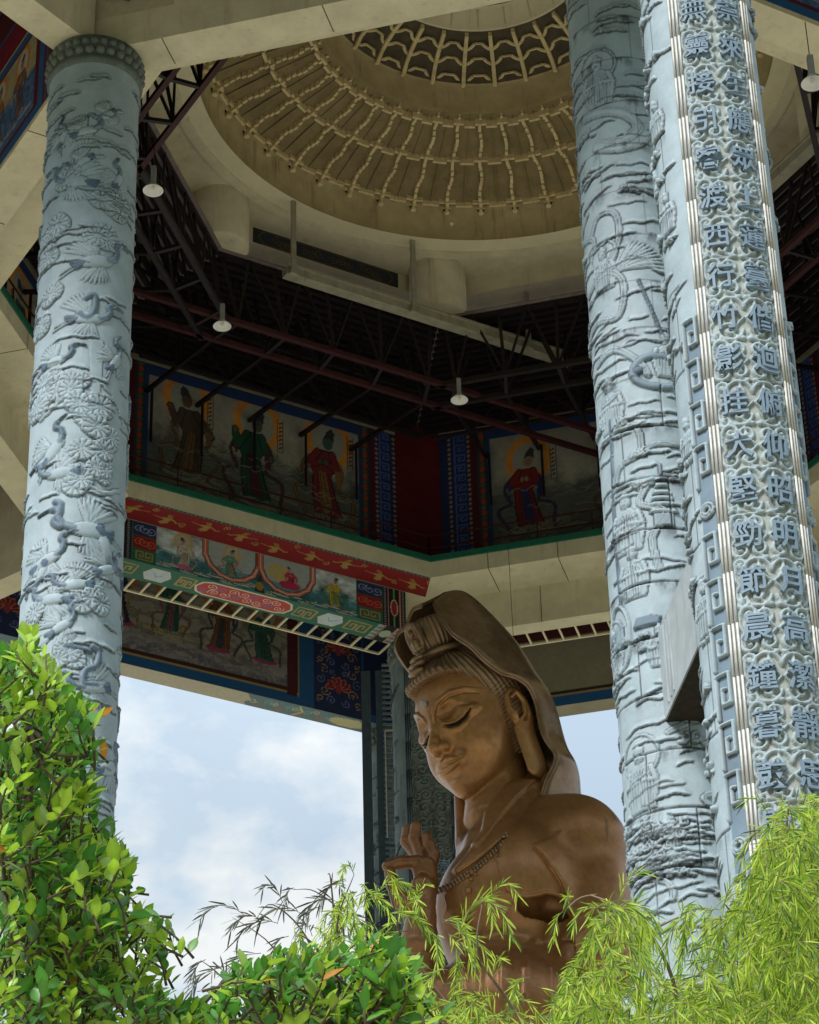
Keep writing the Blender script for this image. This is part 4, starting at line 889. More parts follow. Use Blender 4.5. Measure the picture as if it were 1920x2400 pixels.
# scrollwork
ZC = [37.0-.932*i-13.0 for i in range(20)]
ZA = [37.0+.932*i-13.0 for i in range(1, 8)][::-1]+ZC+[ZC[-1]-.932*i for i in range(1, 6)]
CCOL = (.34, .42, .455)
for zi, z in enumerate(ZA):
    for sg in (-1, 1):
        xc = CX+sg*hp*.5; al = zi % 2
        S = lambda dx, dy, r, t, a, cw: cv.line(spiral(xc+sg*dx, z+dy, r, t, a if sg > 0 else pi-a, cw*sg, 30), .072, CCOL, h=.06)
        if al: S(-.05, .22, .27, 1.5, pi, -1); S(-.02, -.28, .25, 1.5, pi, 1); S(.2, .35, .12, 1.2, 0, 1); S(.22, -.38, .13, 1.2, 0, -1)
        else: S(-.1, .25, .2, 1.5, 0, -1); S(.14, .30, .16, 1.3, 0, 1); S(-.12, -.27, .19, 1.5, 0, 1); S(.17, -.28, .16, 1.3, 0, -1)
        cv.line(cr_line([(CX+sg*.05, z+.46), (CX+sg*.22, z+.40), (CX+sg*.12, z+.10), (CX+sg*.03, z+.0), (CX+sg*.14, z-.14), (CX+sg*.24, z-.36), (CX+sg*.05, z-.46)], 6), .055, CCOL, h=.055)
        cv.line(cr_line([(xc+sg*.28, z+.44), (xc+sg*.32, z+.12), (xc+sg*.26, z-.05), (xc+sg*.33, z-.2), (xc+sg*.26, z-.46)], 5), .05, CCOL, h=.05)
        cv.ell(CX+sg*.07, z+.47, .06, .05, CCOL, h=.06)
    if zi % 3 == 1:
        m = inn & (np.abs(cv.Y-(z-.466)) < .02); cv.H[m] = -.03; cv.c[m] *= .5
# rails beside the panel and the Greek key columns outside them
for sg in (-1, 1):
    m = (sg*(cv.X-CX) > hp) & (sg*(cv.X-CX) < hr); cv.H[m] = .03; cv.c[m] = (.26, .30, .33)
    kz = 29.3-13
    y = 1.0
    while y < kz:
        x0, x1 = hr+.03, hr+.36
        seg = int(y/5) % 2
        if seg == 0 or True:
            cv.poly([(CX+sg*x0 if sg > 0 else CX-x1, y), (CX+sg*x1 if sg > 0 else CX-x0, y), (CX+sg*x1 if sg > 0 else CX-x0, y+.93), (CX+sg*x0 if sg > 0 else CX-x1, y+.93)], (.17, .24, .31), h=.0)
            W = cv.win(min(CX+sg*x0, CX+sg*x1), max(CX+sg*x0, CX+sg*x1), y, y+.93); cv.H[W] = 0
            if int(y/.93) % 7 == 6: 
                for r_ in (.14, .08): cv.line([(CX+sg*(x0+x1)/2+r_*cos(t), y+.46+r_*sin(t)) for t in np.linspace(0, 2*pi, 16)], .05, tuple(STONE), h=.07)
            else:
                K_ = [(x1, y+.05), (x1, y+.88), (x0+.04, y+.88), (x0+.04, y+.3), (x0+.2, y+.3), (x0+.2, y+.6), (x0+.13, y+.6)]; cv.line([(CX+sg*a, b) for a, b in K_], .07, tuple(STONE), h=.08)
        y += .93
sub = cv.H.copy(); c2 = cv.c.copy(); joints(cv, 1.86, -.02, 6, .5); cv.H = np.where(np.abs(cv.X-CX) < hr+.4, sub, cv.H); cv.c = np.where((np.abs(cv.X-CX) < hr+.4)[..., None], c2, cv.c)
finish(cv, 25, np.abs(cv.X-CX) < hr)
pilO = shaft_cards('carved_pillar', 'nearest pale granite pillar at right, two columns of dark carved characters between white rails', pO, qo)
def wrap(V, az, r0, s_off, z):      # flat (x, y, depth) -> round the shaft, local to the pillar
    a = az-(V[:, 0]+s_off)/PR; r = r0+V[:, 2]; return np.stack([r*np.sin(a), r*np.cos(a), V[:, 1]+z+1.7], 1)
for sg in (-1, 1):
    for j in range(3):
        x = sg*(hp+.035+j*.075); c = MB()
        for z0_ in np.arange(13.0, 44.6, 1.02):
            a = azp-x/PR
            c.tube([((PR+.055)*sin(a), (PR+.055)*cos(a), z0_+1.7), ((PR+.055)*sin(a), (PR+.055)*cos(a), min(z0_+1.0, 44.7)+1.7)], .024, 6)
        mesh('panel_rail', np.array(c.v), c.f, M['rail'], pilO, True, local=True)
LEFTC = '無靈接引客渡西行竹影挂大堅勁節晨鐘暮鼓開'; RIGHTC = '崇來生應眾上蓮臺偕迴俯仰昭明月高潔靜思覺'
def char_mesh(ch):
    c = bpy.data.curves.new('carved_character', 'FONT'); c.body = ch; c.extrude = .035; c.offset = .006; c.resolution_u = 2; c.size = .51
    o = bpy.data.objects.new('tmp', c); COL.objects.link(o); dg = bpy.context.evaluated_depsgraph_get(); me = bpy.data.meshes.new_from_object(o.evaluated_get(dg)); bpy.data.objects.remove(o)
    V = np.zeros(len(me.vertices)*3); me.vertices.foreach_get('co', V); V = V.reshape(-1, 3); Fc = [tuple(p.vertices) for p in me.polygons]
    bpy.data.meshes.remove(me); V[:, 0] -= (V[:, 0].min()+V[:, 0].max())/2; V[:, 1] -= (V[:, 1].min()+V[:, 1].max())/2; return V, Fc
for col_, sg in ((LEFTC, -1), (RIGHTC, 1)):
    for i, ch in enumerate(col_):
        V, Fc = char_mesh(ch); V = V*np.array([.95, 1.14, 1]); V[:, 2] += .04
        o = mesh('carved_character', wrap(V, azp, PR+.03, sg*hp*.5-.03, 37.0-.932*i), Fc, M['charst'], pilO, False, local=True)

# the rest of the ring shares these carved shafts
def clone(root, q, rz, label, group=None):
    c = copy_tree(root); c.location = (q[0], q[1], -1.7); c.rotation_euler = (0, 0, rz); c['label'] = label
    return c
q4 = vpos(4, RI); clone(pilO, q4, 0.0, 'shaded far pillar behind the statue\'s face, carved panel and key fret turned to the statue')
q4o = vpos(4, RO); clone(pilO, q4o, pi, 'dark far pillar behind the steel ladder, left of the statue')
clone(pil0, vpos(3, RI), 2.2, 'far pillar glimpsed at the right edge beyond the inscribed pillar')
clone(pil7, vpos(5, RI), 1.0, 'far pillar hidden behind the crane pillar'); clone(pil0, vpos(6, RI), 3.0, 'pillar outside the left edge of the view')
# far pillars: shade put into the colour, with darker streaked granite and darker rails
gst = mat('shaded_granite', rough=.75, spec=.25, var=.30, vscale=1.5, bump=.35, bscale=30, attr=True, stain=(.035, .035, .032), streak=.85)
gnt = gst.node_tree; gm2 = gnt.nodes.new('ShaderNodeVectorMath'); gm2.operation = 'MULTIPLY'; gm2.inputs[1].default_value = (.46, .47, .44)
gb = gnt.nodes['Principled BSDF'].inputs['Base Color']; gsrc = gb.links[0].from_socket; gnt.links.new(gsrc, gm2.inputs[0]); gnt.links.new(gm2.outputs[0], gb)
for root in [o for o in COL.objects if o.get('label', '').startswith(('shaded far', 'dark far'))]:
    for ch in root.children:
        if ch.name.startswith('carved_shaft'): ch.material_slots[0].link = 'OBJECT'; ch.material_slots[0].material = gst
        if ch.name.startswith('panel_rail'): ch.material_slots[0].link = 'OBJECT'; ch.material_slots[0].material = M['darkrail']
# ------------------------------------------------------------------ bronze statue: signed distance sculpting
# sculpting space: x to the right, y down, w towards the viewer, one unit = 1/6485 of the distance (about 11.5 mm)
Z0 = 74.6; SU = Z0/F_PX
def to_world(P, z0=Z0):
    P = np.asarray(P, float).reshape(-1, 3); zc = z0-P[:, 2]*SU
    c = np.stack([(P[:, 0]-960)/F_PX*zc, -(P[:, 1]-1200)/F_PX*zc, zc], 1)
    return c@RC
def camv(v): v = np.array(v, float); return np.array([RC[0]@v, -(RC[1]@v), -(RC[2]@v)])
YAW, BOW = R_(231), R_(27.5)
hF = camv((sin(YAW)*cos(BOW), cos(YAW)*cos(BOW), -sin(BOW))); hU = camv((sin(YAW)*sin(BOW), cos(YAW)*sin(BOW), cos(BOW))); hS = camv((-cos(YAW), sin(YAW), 0))
HC = np.array([1139., 1727., 0.])
def H(s, a, b): return HC+s*hS+a*hF+b*hU
def surface_nets(f, lo, hi, step):
    n = [int(math.ceil((hi[i]-lo[i])/step))+1 for i in range(3)]
    ax = [(lo[i]+step*np.arange(n[i])).astype(np.float32) for i in range(3)]
    X, Y, Wv = np.meshgrid(*ax, indexing='ij')
    D = f(X, Y, Wv).astype(np.float32)
    s = D < 0
    cnt = np.zeros((n[0]-1, n[1]-1, n[2]-1), np.int8)
    for i in (0, 1):
        for j in (0, 1):
            for k in (0, 1): cnt += s[i:n[0]-1+i, j:n[1]-1+j, k:n[2]-1+k]
    act = np.argwhere((cnt > 0) & (cnt < 8)); idx = -np.ones(cnt.shape, np.int64); idx[tuple(act.T)] = np.arange(len(act))
    acc = np.zeros((len(act), 3)); num = np.zeros(len(act))
    cor = [(i, j, k) for i in (0, 1) for j in (0, 1) for k in (0, 1)]
    for p in range(8):
        for q in range(p+1, 8):
            a, b = np.array(cor[p]), np.array(cor[q])
            if abs(a-b).sum() != 1: continue
            da = D[tuple((act+a).T)]; db = D[tuple((act+b).T)]; m = (da < 0) != (db < 0)
            t = np.where(m, da/np.where(m, da-db, 1), 0)[:, None]
            acc += np.where(m[:, None], a+(b-a)*t, 0); num += m
    V = np.array(lo)+step*(act+acc/num[:, None])
    Q = []
    for d in range(3):
        e = [0, 0, 0]; e[d] = 1; o1 = [0, 0, 0]; o2 = [0, 0, 0]; o1[(d+1) % 3] = 1; o2[(d+2) % 3] = 1
        sl = lambda off: tuple(slice(off[i], n[i]-1+off[i]) for i in range(3))
        A = s[sl([0, 0, 0])]; B = s[sl(e)]
        E_ = np.argwhere(A != B)
        E_ = E_[(E_[:, (d+1) % 3] > 0) & (E_[:, (d+2) % 3] > 0)]
        sg = A[tuple(E_.T)]
        c0 = idx[tuple(E_.T)]; c1 = idx[tuple((E_-o1).T)]; c2 = idx[tuple((E_-np.array(o1)-o2).T)]; c3 = idx[tuple((E_-o2).T)]
        q = np.stack([c0, c1, c2, c3], 1); q[~sg] = q[~sg][:, ::-1]
        Q.append(q[(q >= 0).all(1)])
    return V, np.concatenate(Q), (D, lo, step)
def smin(a, b, k): h = np.clip(.5+.5*(b-a)/k, 0, 1); return b+(a-b)*h-k*h*(1-h)
def smax(a, b, k): return -smin(-a, -b, k)
def ellip(p, c, r):
    x, y, z = (p[i]-c[i] for i in range(3)); k0 = np.sqrt((x/r[0])**2+(y/r[1])**2+(z/r[2])**2); k1 = np.sqrt((x/r[0]**2)**2+(y/r[1]**2)**2+(z/r[2]**2)**2)+1e-9
    return k0*(k0-1)/k1
def caps(p, a, b, r0, r1):
    a = np.array(a, np.float32); d = np.array(b, np.float32)-a; L = float(d@d); x = [p[i]-a[i] for i in range(3)]
    t = np.clip((x[0]*d[0]+x[1]*d[1]+x[2]*d[2])/L, 0, 1)
    return np.sqrt((x[0]-t*d[0])**2+(x[1]-t*d[1])**2+(x[2]-t*d[2])**2)-(r0+(r1-r0)*t)
def chain(p, pts, rs, k=0):
    d = None
    for i in range(len(pts)-1):
        e = caps(p, pts[i], pts[i+1], rs[i], rs[i+1]); d = e if d is None else (smin(d, e, k) if k else np.minimum(d, e))
    return d
def headco(X, Y, Wv):
    r = (X-HC[0], Y-HC[1], Wv-HC[2]); g_ = lambda v: (r[0]*v[0]+r[1]*v[1]+r[2]*v[2]).astype(np.float32)
    return g_(hS), g_(hF), g_(hU)
def face_base(p, P3_, stage):
    d = ellip(p, (0, 15, 75), (116, 137, 118))
    d = smin(d, ellip(p, (0, 45, 8), (105, 111, 128)), 30)
    d = smin(d, ellip(p, (0, 84, -74), (78, 70, 68)), 32)
    d = smin(d, ellip(p, (0, 112, -106), (40, 42, 37)), 22)
    d = smin(d, ellip(p, (58, 86, -28), (45, 48, 54)), 28)
    if stage == 0: return d
    # eye hollow, bridge, lid ball
    d = smax(d, -ellip(p, (60, 160, 64), (46, 34, 25)), 12)
    d = smax(d, -ellip(p, (23, 172, 44), (10, 20, 20)), 9)
    d = smin(d, ellip(p, (60, 95, 44), (45, 37, 25)), 5)
    d = smin(d, ellip(p, (0, 140, -54), (54, 24, 27)), 12)
    return d
_pc = {}
def asurf(s, b, stage=1):
    key = (s, b, stage)
    if key not in _pc:
        t = np.linspace(40, 200, 1601, dtype=np.float32); d = face_base((np.full_like(t, abs(s)), t, np.full_like(t, b)), None, stage)
        k = np.where(d < 0)[0]; _pc[key] = float(t[k[-1]]) if len(k) else 60.
    return _pc[key]
def on_face(pts, off, stage=1): return [(s, asurf(s, b, stage)+o, b) for (s, b), o in zip(pts, off)]
def f_face(X, Y, Wv):
    s, a, b = headco(X, Y, Wv); p = (np.abs(s), a, b)
    d = face_base(p, None, 1)
    # brow ridge
    d = smin(d, chain(p, on_face([(12, 56), (18, 76), (36, 94), (64, 103), (90, 97), (108, 82)], [0, 0, 0, -1, -1, -2], 0), [2, 4.5, 5.5, 5.5, 4.5, 2]), 2.5)
    d = smax(d, -chain(p, on_face([(17, 66), (34, 85), (62, 94), (89, 89), (106, 76)], [1]*5, 1), [2, 3.2, 3.4, 3, 1.6]), 2)
    # nose
    nz = chain(p, [(0, 140, 82), (0, 152, 42), (0, 170, 8), (0, 180, -7)], [7, 9, 13, 15], 4)
    nz = smin(nz, ellip(p, (16, 160, -11), (13.5, 17, 12.5)), 7)
    d = smin(d, nz, 10)
    d = smax(d, -ellip(p, (10, 166, -26), (6, 9, 5)), 3)
    d = smax(d, -ellip(p, (0, 176, -33), (4, 9, 9)), 6)
    # lips
    lu = chain(p, on_face([(0, -45), (8, -41), (24, -46), (43, -54)], [0, 1, 0, -1]), [6, 7.5, 6, 2.2])
    ll = chain(p, on_face([(0, -62), (12, -62), (27, -60), (42, -56)], [-1, -1, -1, -2]), [9, 9, 7, 2.2])
    d = smin(d, smin(lu, ll, 1), 2.5)
    d = smax(d, -chain(p, on_face([(0, -54), (12, -52.5), (27, -54.5), (47, -53)], [5, 5, 3.5, 0]), [3.3, 3.3, 3.3, 2.8]), 1)
    d = smax(d, -ellip(p, (0, asurf(0, -84)+5, -84), (28, 10, 8)), 8)
    # eye slit, upper lid edge and lower lid
    sl = [(26, 37), (42, 27), (60, 23.5), (78, 29), (99, 46)]
    d = smin(d, chain(p, on_face([(s_, b_+7) for s_, b_ in sl], [-1]*5), [1.5, 4, 4.5, 4, 1.5]), 2)
    d = smax(d, -chain(p, on_face(sl, [0]*5), [3, 5, 5.8, 5, 2.4]), 1)
    d = smin(d, chain(p, on_face([(30, 27), (44, 16), (60, 12), (78, 18), (95, 33)], [-2]*5), [1.5, 4, 5, 4, 1.5]), 4)
    # crease above the lid
    d = smax(d, -chain(p, on_face([(28, 52), (44, 64), (62, 68), (82, 64), (100, 54)], [1]*5), [1, 2, 2.2, 2, 1]), 3)
    # ear
    ec = ellip(p, (117, -14, 16), (17, 38, 60)); ec = smax(ec, -ellip(p, (136, -8, 20), (18, 25, 44)), 4)
    ec = smin(ec, chain(p, [(130, 4, 44), (132, -14, 54), (132, -24, 28), (129, -16, -2), (128, 0, -12)], [4, 5, 6, 5, 4]), 3)
    ec = smin(ec, ellip(p, (124, 13, 2), (9, 9, 14)), 4)
    q = (p[0]-117, (p[1]-(-6+.10*(-p[2]-28))), np.maximum(np.abs(p[2]+84)-48, 0)); lob = np.sqrt((q[0]/10)**2+(q[1]/32)**2+(q[2]/26)**2); lob = (lob-1)*10
    d = smin(d, smin(ec, lob, 5), 4)
    # neck (upright in the world)
    vt = camv((0, 0, 1)); n0 = H(0, -5, -60); n1 = n0-vt*170
    d = smin(d, caps((X, Y, Wv), n0, n1, 66, 84), 8)
    return d
KG = ([-260, -60, -13, 41, 102, 140, 150, 157, 163, 168], [12, 20, 30, 48, 58, 82, 100, 135, 175, 400])
def f_hair(X, Y, Wv):
    s, a, b = headco(X, Y, Wv); p = (s, a, b)
    d = ellip(p, (0, 0, 92), (125, 156, 130)); d = smin(d, ellip(p, (0, -20, 10), (124, 120, 110)), 20)
    d = smin(d, ellip(p, (0, 112, 168), (66, 26, 16)), 22)
    g_ = np.interp(b, *KG).astype(np.float32)
    d = smax(d, (a-g_)*.55, 16)
    d = smax(d, (-75-b), 8)
    ph = np.arctan2(s, a-20)
    wave = ph*46+b*.06+2.2*np.sin(b*.035+ph*2)
    low = np.clip((95-b)/50, 0, 1)
    groove = np.cos(wave)*(1-low)+np.cos(b*.62+a*.25)*low
    d = d-2.5*groove-2.2*np.cos(ph*7+b*.03)*np.clip((b-60)/60, 0, 1)
    # ring band and knot
    kn = ellip(p, (0, 30, 268), (50, 52, 66)); kn = smax(kn, (b-312), 14); kn = kn-1.6*np.cos(np.arctan2(s, a-30)*26)
    d = smin(d, kn, 6)
    rb = np.sqrt((np.sqrt(s**2+(a-26)**2)-58)**2+(b-216-.05*a)**2)-8
    return smin(d, rb, 3).astype(np.float32)
def f_plaque(X, Y, Wv):
    s, a, b = headco(X, Y, Wv); p = (s, a, b)
    d = ellip(p, (0, 92, 268), (27, 9, 43)); d = smax(d, -ellip(p, (0, 103, 268), (21, 10, 36)), 2)
    d = smin(d, ellip(p, (0, 98, 252), (13, 9, 16)), 3); d = smin(d, ellip(p, (0, 99, 281), (7, 7, 10)), 2); d = smin(d, ellip(p, (0, 97, 240), (19, 9, 6)), 3)
    d = smin(d, ellip(p, (0, 112, 218), (22, 15, 8)), 3); d = smin(d, ellip(p, (0, 122, 203), (28, 18, 8)), 3); d = smin(d, ellip(p, (0, 134, 186), (24, 16, 10)), 4)
    return (d-.9*np.cos(np.arctan2(s, a-80)*14)).astype(np.float32)
# body: y-dependent depth so that upright things are upright
TW = tan(PITCH)
def B(x, y, dw=0): return np.array([x, y, TW*(y-1727)+dw])
def sdpoly(x, y, pts):
    """signed distance to a polygon in the x-y plane (negative inside)"""
    d = np.full(x.shape, 1e9, np.float32); ins = np.zeros(x.shape, bool)
    for (x0, y0), (x1, y1) in zip(pts, pts[1:]+pts[:1]):
        ex, ey = x1-x0, y1-y0; t = np.clip(((x-x0)*ex+(y-y0)*ey)/(ex*ex+ey*ey), 0, 1)
        d = np.minimum(d, np.hypot(x-x0-t*ex, y-y0-t*ey))
        if y0 != y1: ins ^= ((y >= min(y0, y1)) & (y < max(y0, y1)) & (x < (x1-x0)*(y-y0)/(y1-y0)+x0))
    return np.where(ins, -d, d)
def body_base(p):
    d = ellip(p, B(1205, 2150, -10), (178, 215, 165)); d = smin(d, ellip(p, B(1158, 2130, 55), (134, 146, 112)), 30)
    d = smin(d, ellip(p, B(1250, 1985, -10), (150, 105, 120)), 40)
    d = smin(d, ellip(p, B(1345, 1992, 10), (112, 118, 110)), 36)
    d = smin(d, caps(p, B(1372, 2010, 10), B(1392, 2250, 60), 86, 96), 30)
    d = smin(d, ellip(p, B(1185, 2440, 10), (215, 230, 185)), 70)
    d = smin(d, ellip(p, B(1135, 2010, -40), (66, 66, 80)), 40)
    d = smin(d, chain(p, [B(1262, 1850, -10), B(1205, 1905, 30), B(1150, 1985, 55)], [44, 52, 62], 10), 22)
    return d
def bfront(x, y):
    w_ = np.linspace(650, -200, 1701, dtype=np.float32); d = body_base((np.full_like(w_, x), np.full_like(w_, y), w_)); k = np.where(d < 0)[0]
    return float(w_[k[0]]) if len(k) else TW*(y-1727)
def onb(pts, off=0): return [(x, y, bfront(x, y)+off) for x, y in pts]
CAPE = [(1196, 1944), (1172, 1985), (1166, 2012), (1173, 2042), (1185, 2076), (1203, 2094), (1232, 2100), (1258, 2096), (1278, 2090), (1298, 2093), (1322, 2105), (1340, 2150), (1350, 2240), (1360, 2330), (1520, 2330), (1520, 1700), (1290, 1700), (1262, 1862), (1236, 1898)]
FOLD = [(1250, 1980), (1270, 2000), (1296, 2036), (1316, 2068), (1326, 2100), (1340, 2150), (1350, 2240), (1360, 2330), (1520, 2330), (1520, 1900), (1320, 1940)]
LAPEL = [(1280, 1834), (1236, 1898), (1196, 1950), (1150, 1992), (1110, 2024), (1070, 2050), (1060, 2040), (1096, 1998), (1122, 1958), (1140, 1905), (1168, 1866), (1215, 1826)]
LAPEL2 = [(1262, 1826), (1214, 1868), (1176, 1912), (1146, 1952), (1118, 1984), (1104, 1980), (1128, 1948), (1136, 1900), (1160, 1866), (1200, 1822)]
def f_body(X, Y, Wv):
    p = (X, Y, Wv)
    d = body_base(p); base = d; x2, y2 = X[:, :, 0], Y[:, :, 0]
    def layer(d, poly, off, k=2.5):
        if isinstance(off, tuple):
            fl = FOLD[:7]; dd = np.full(x2.shape, 1e9)
            for (xa, ya), (xb, yb) in zip(fl[:-1], fl[1:]):
                ex, ey = xb-xa, yb-ya; t = np.clip(((x2-xa)*ex+(y2-ya)*ey)/(ex*ex+ey*ey), 0, 1); dd = np.minimum(dd, np.hypot(x2-xa-t*ex, y2-ya-t*ey))
            off = (13+15*np.exp(-dd/38.))[:, :, None]
        return smin(d, smax(base-off, sdpoly(x2, y2, poly)[:, :, None]+0*Wv, 9), k)
    # far side of the veil
    d = smin(d, chain(p, [B(1078, 1868, -70), B(1086, 1930, -60), B(1096, 1975, -30)], [14, 20, 30]), 10)
    # hollow under the cape, then the cape, its fold and the lapels
    d = smax(d, -chain(p, onb([(1206, 2104), (1240, 2118), (1290, 2120), (1335, 2128), (1342, 2150)], -16), [10, 36, 46, 36, 10]), 3)
    d = smax(d, -chain(p, onb([(1196, 2212), (1260, 2206), (1330, 2196), (1400, 2215)], 4), [3, 9, 10, 6]), 5)
    d = layer(d, CAPE, 14); d = layer(d, FOLD, (1,)); d = layer(d, LAPEL, 13); d = layer(d, LAPEL2, 21)
    d = smin(d, chain(p, onb(CAPE[2:12], 11), [3, 5, 6, 7, 7, 7, 7, 7, 7, 6]), 3)
    for l_ in ([(1200, 2120), (1186, 2160), (1176, 2200)], [(1044, 2100), (1050, 2125), (1040, 2150)]):
        d = smin(d, chain(p, onb(l_, 1), [3.4]*len(l_)), 3)
    for xx in (1085, 1128, 1178, 1232, 1290):
        d = smin(d, chain(p, onb([(xx+4, 2225), (xx, 2270), (xx-2, 2330), (xx-4, 2420)], -1), [5, 7, 7, 7]), 5)
    # forearm out of the sleeve
    d = smin(d, chain(p, [B(985, 2170, 150), B(975, 2290, 120), B(1080, 2380, 90)], [36, 48, 70]), 20)
    return d.astype(np.float32)
def f_hand(X, Y, Wv):
    p = (X, Y, Wv); k = 4
    d = ellip(p, B(1000, 2066, 146), (28, 60, 22)); d = smin(d, ellip(p, B(990, 2096, 150), (32, 48, 28)), 12)
    d = smin(d, chain(p, [B(990, 2120, 150), B(988, 2150, 150), B(980, 2215, 150)], [31, 36, 44]), 14)
    fg = []
    fg.append(chain(p, [B(992, 2040, 134), B(972, 1998, 122), B(952, 1972, 118), B(955, 1944, 118)], [14, 14, 14, 12], 3))       # little / far finger
    fg.append(chain(p, [B(999, 2040, 146), B(986, 1998, 140), B(972, 1964, 142), B(975, 1938, 142)], [15, 14.5, 15, 13.5], 3))
    fg.append(chain(p, [B(1010, 2036, 156), B(1018, 2004, 158), B(1006, 1980, 162), B(999, 1961, 162)], [15, 14, 14, 12], 3))
    fg.append(chain(p, [B(985, 2056, 160), B(978, 2020, 168), B(940, 2022, 176), B(908, 2030, 178)], [15, 16, 15.5, 13], 4))          # bent finger meeting the thumb
    th = chain(p, [B(978, 2118, 158), B(938, 2112, 176), B(922, 2074, 182), B(914, 2044, 182)], [24, 21, 17, 14], 4)
    for f_ in fg: d = smin(d, f_, k)
    d = smin(d, th, 6)
    # nail hollows and palm creases
    d = smax(d, -chain(p, [B(975, 2050, 178), B(988, 2085, 178), B(990, 2120, 184)], [1.2, 1.8, 1.5]), 3)
    return d.astype(np.float32)
def bronze(name, cols, rough=.42):
    m = bpy.data.materials.new(name); m.use_nodes = True; t = m.node_tree; b = t.nodes['Principled BSDF']; n = t.nodes.new; l = t.links.new
    g_ = n('ShaderNodeNewGeometry'); a = n('ShaderNodeTexNoise'); a.inputs['Scale'].default_value = .55; a.inputs['Detail'].default_value = 9; a.inputs['Roughness'].default_value = .68; l(g_.outputs['Position'], a.inputs[0])
    r = n('ShaderNodeValToRGB'); r.color_ramp.elements[0].position = .36; r.color_ramp.elements[1].position = .66; r.color_ramp.elements[0].color = (*cols[0], 1); r.color_ramp.elements[1].color = (*cols[2], 1)
    e = r.color_ramp.elements.new(.5); e.color = (*cols[1], 1); l(a.outputs[0], r.inputs[0])
    f = n('ShaderNodeTexNoise'); f.inputs['Scale'].default_value = 6; f.inputs['Detail'].default_value = 8; f.inputs['Roughness'].default_value = .75; l(g_.outputs['Position'], f.inputs[0])
    mr = n('ShaderNodeMapRange'); mr.inputs[1].default_value = .3; mr.inputs[2].default_value = .7; mr.inputs[3].default_value = .8; mr.inputs[4].default_value = 1.2; l(f.outputs[0], mr.inputs[0])
    v = n('ShaderNodeVectorMath'); v.operation = 'SCALE'; l(r.outputs[0], v.inputs[0]); l(mr.outputs[0], v.inputs['Scale'])
    mp_ = n('ShaderNodeMapping'); mp_.inputs['Scale'].default_value = (1.6, 1.6, .3); l(g_.outputs['Position'], mp_.inputs[0])
    q = n('ShaderNodeTexNoise'); q.inputs['Scale'].default_value = 1.7; q.inputs['Detail'].default_value = 10; q.inputs['Roughness'].default_value = .7; l(mp_.outputs[0], q.inputs[0])
    mq = n('ShaderNodeMapRange'); mq.inputs[1].default_value = .6; mq.inputs[2].default_value = .75; mq.inputs[4].default_value = .4 if 'golden' in name else .65; l(q.outputs[0], mq.inputs[0])
    mi = n('ShaderNodeMix'); mi.data_type = 'RGBA'; l(mq.outputs[0], mi.inputs[0]); l(v.outputs[0], mi.inputs[6]); mi.inputs[7].default_value = (.035, .026, .022, 1); l(mi.outputs[2], b.inputs['Base Color'])
    mr2 = n('ShaderNodeMapRange'); mr2.inputs[3].default_value = rough-.19; mr2.inputs[4].default_value = rough+.07; l(f.outputs[0], mr2.inputs[0]); l(mr2.outputs[0], b.inputs['Roughness'])
    b.inputs['Metallic'].default_value = .4; b.inputs['Specular IOR Level'].default_value = .5
    bp = n('ShaderNodeBump'); bp.inputs['Strength'].default_value = .12; bp.inputs['Distance'].default_value = .02; l(f.outputs[0], bp.inputs['Height']); l(bp.outputs[0], b.inputs['Normal'])
    return m
MBZ = dict(hand=bronze('brown_bronze', [(.21, .09, .037), (.28, .125, .05), (.34, .17, .08)], .42), face=bronze('golden_brown_bronze', [(.31, .145, .05), (.40, .195, .068), (.49, .26, .11)], .38), robe=bronze('red_brown_bronze', [(.23, .105, .04), (.32, .152, .056), (.41, .21, .088)], .42),
           hood=bronze('grey_brown_bronze', [(.18, .11, .06), (.26, .165, .095), (.35, .235, .155)], .28), hair=bronze('dull_bronze', [(.18, .11, .06), (.25, .155, .085), (.33, .22, .13)], .42))
stw = to_world([B(1200, 2150, 0)])[0]
statue = empty('bronze_statue', (stw[0], stw[1], -1.7), 'giant brown bronze statue of a hooded, bowed goddess with one hand raised', 'statue')
def sdf_part(name, f, lo, hi, step, m, parent=None):
    V, Q, G = surface_nets(f, lo, hi, step)
    o = mesh(name, to_world(V), Q, m, parent or statue, True); return o, G
o_body, GB = sdf_part('body', f_body, (925, 1790, -230), (1500, 2480, 700), 3.8, MBZ['robe'])
o_face, GF = sdf_part('head', f_face, (945, 1560, -190), (1300, 2010, 290), 2.0, MBZ['face'])
o_hair, _ = sdf_part('hair', f_hair, (925, 1400, -210), (1310, 1800, 260), 2.0, MBZ['hair'])
sdf_part('crown_plaque', f_plaque, (930, 1430, -60), (1080, 1640, 160), 1.8, MBZ['hair'])
sdf_part('hand', f_hand, (870, 1905, 150), (1055, 2270, 560), 2.4, MBZ['hand'])
# dark eye openings under the lids
def f_eye(X, Y, Wv):
    s, a, b = headco(X, Y, Wv); p = (s*EYE, a, b)
    return chain(p, on_face([(27, 38), (42, 28.5), (60, 25.5), (78, 31), (98, 47)], [-2.2]*5), [1.3, 2.8, 3.3, 2.8, 1.3]).astype(np.float32)
eye_m = mat('dark_eye_inlay', (.010, .007, .005), .7, .2, .1)
for EYE in (1, -1): sdf_part('eye_opening', f_eye, (945, 1620, -100), (1150, 1770, 220), 2.0, eye_m)
# urna
um = MB(); uc = H(0, 151, 108)
vs = [uc+hS*9*cos(t)*cos(e)+hU*11*sin(t)*cos(e)+hF*4*sin(e) for e in np.linspace(0, pi/2, 5) for t in np.linspace(0, 2*pi, 17)[:-1]]
mesh('urna', to_world(vs), [(i*16+j, i*16+(j+1) % 16, (i+1)*16+(j+1) % 16, (i+1)*16+j) for i in range(4) for j in range(16)], mat('urna_silver', (.26, .245, .21), .35, .5, .1), statue, True)
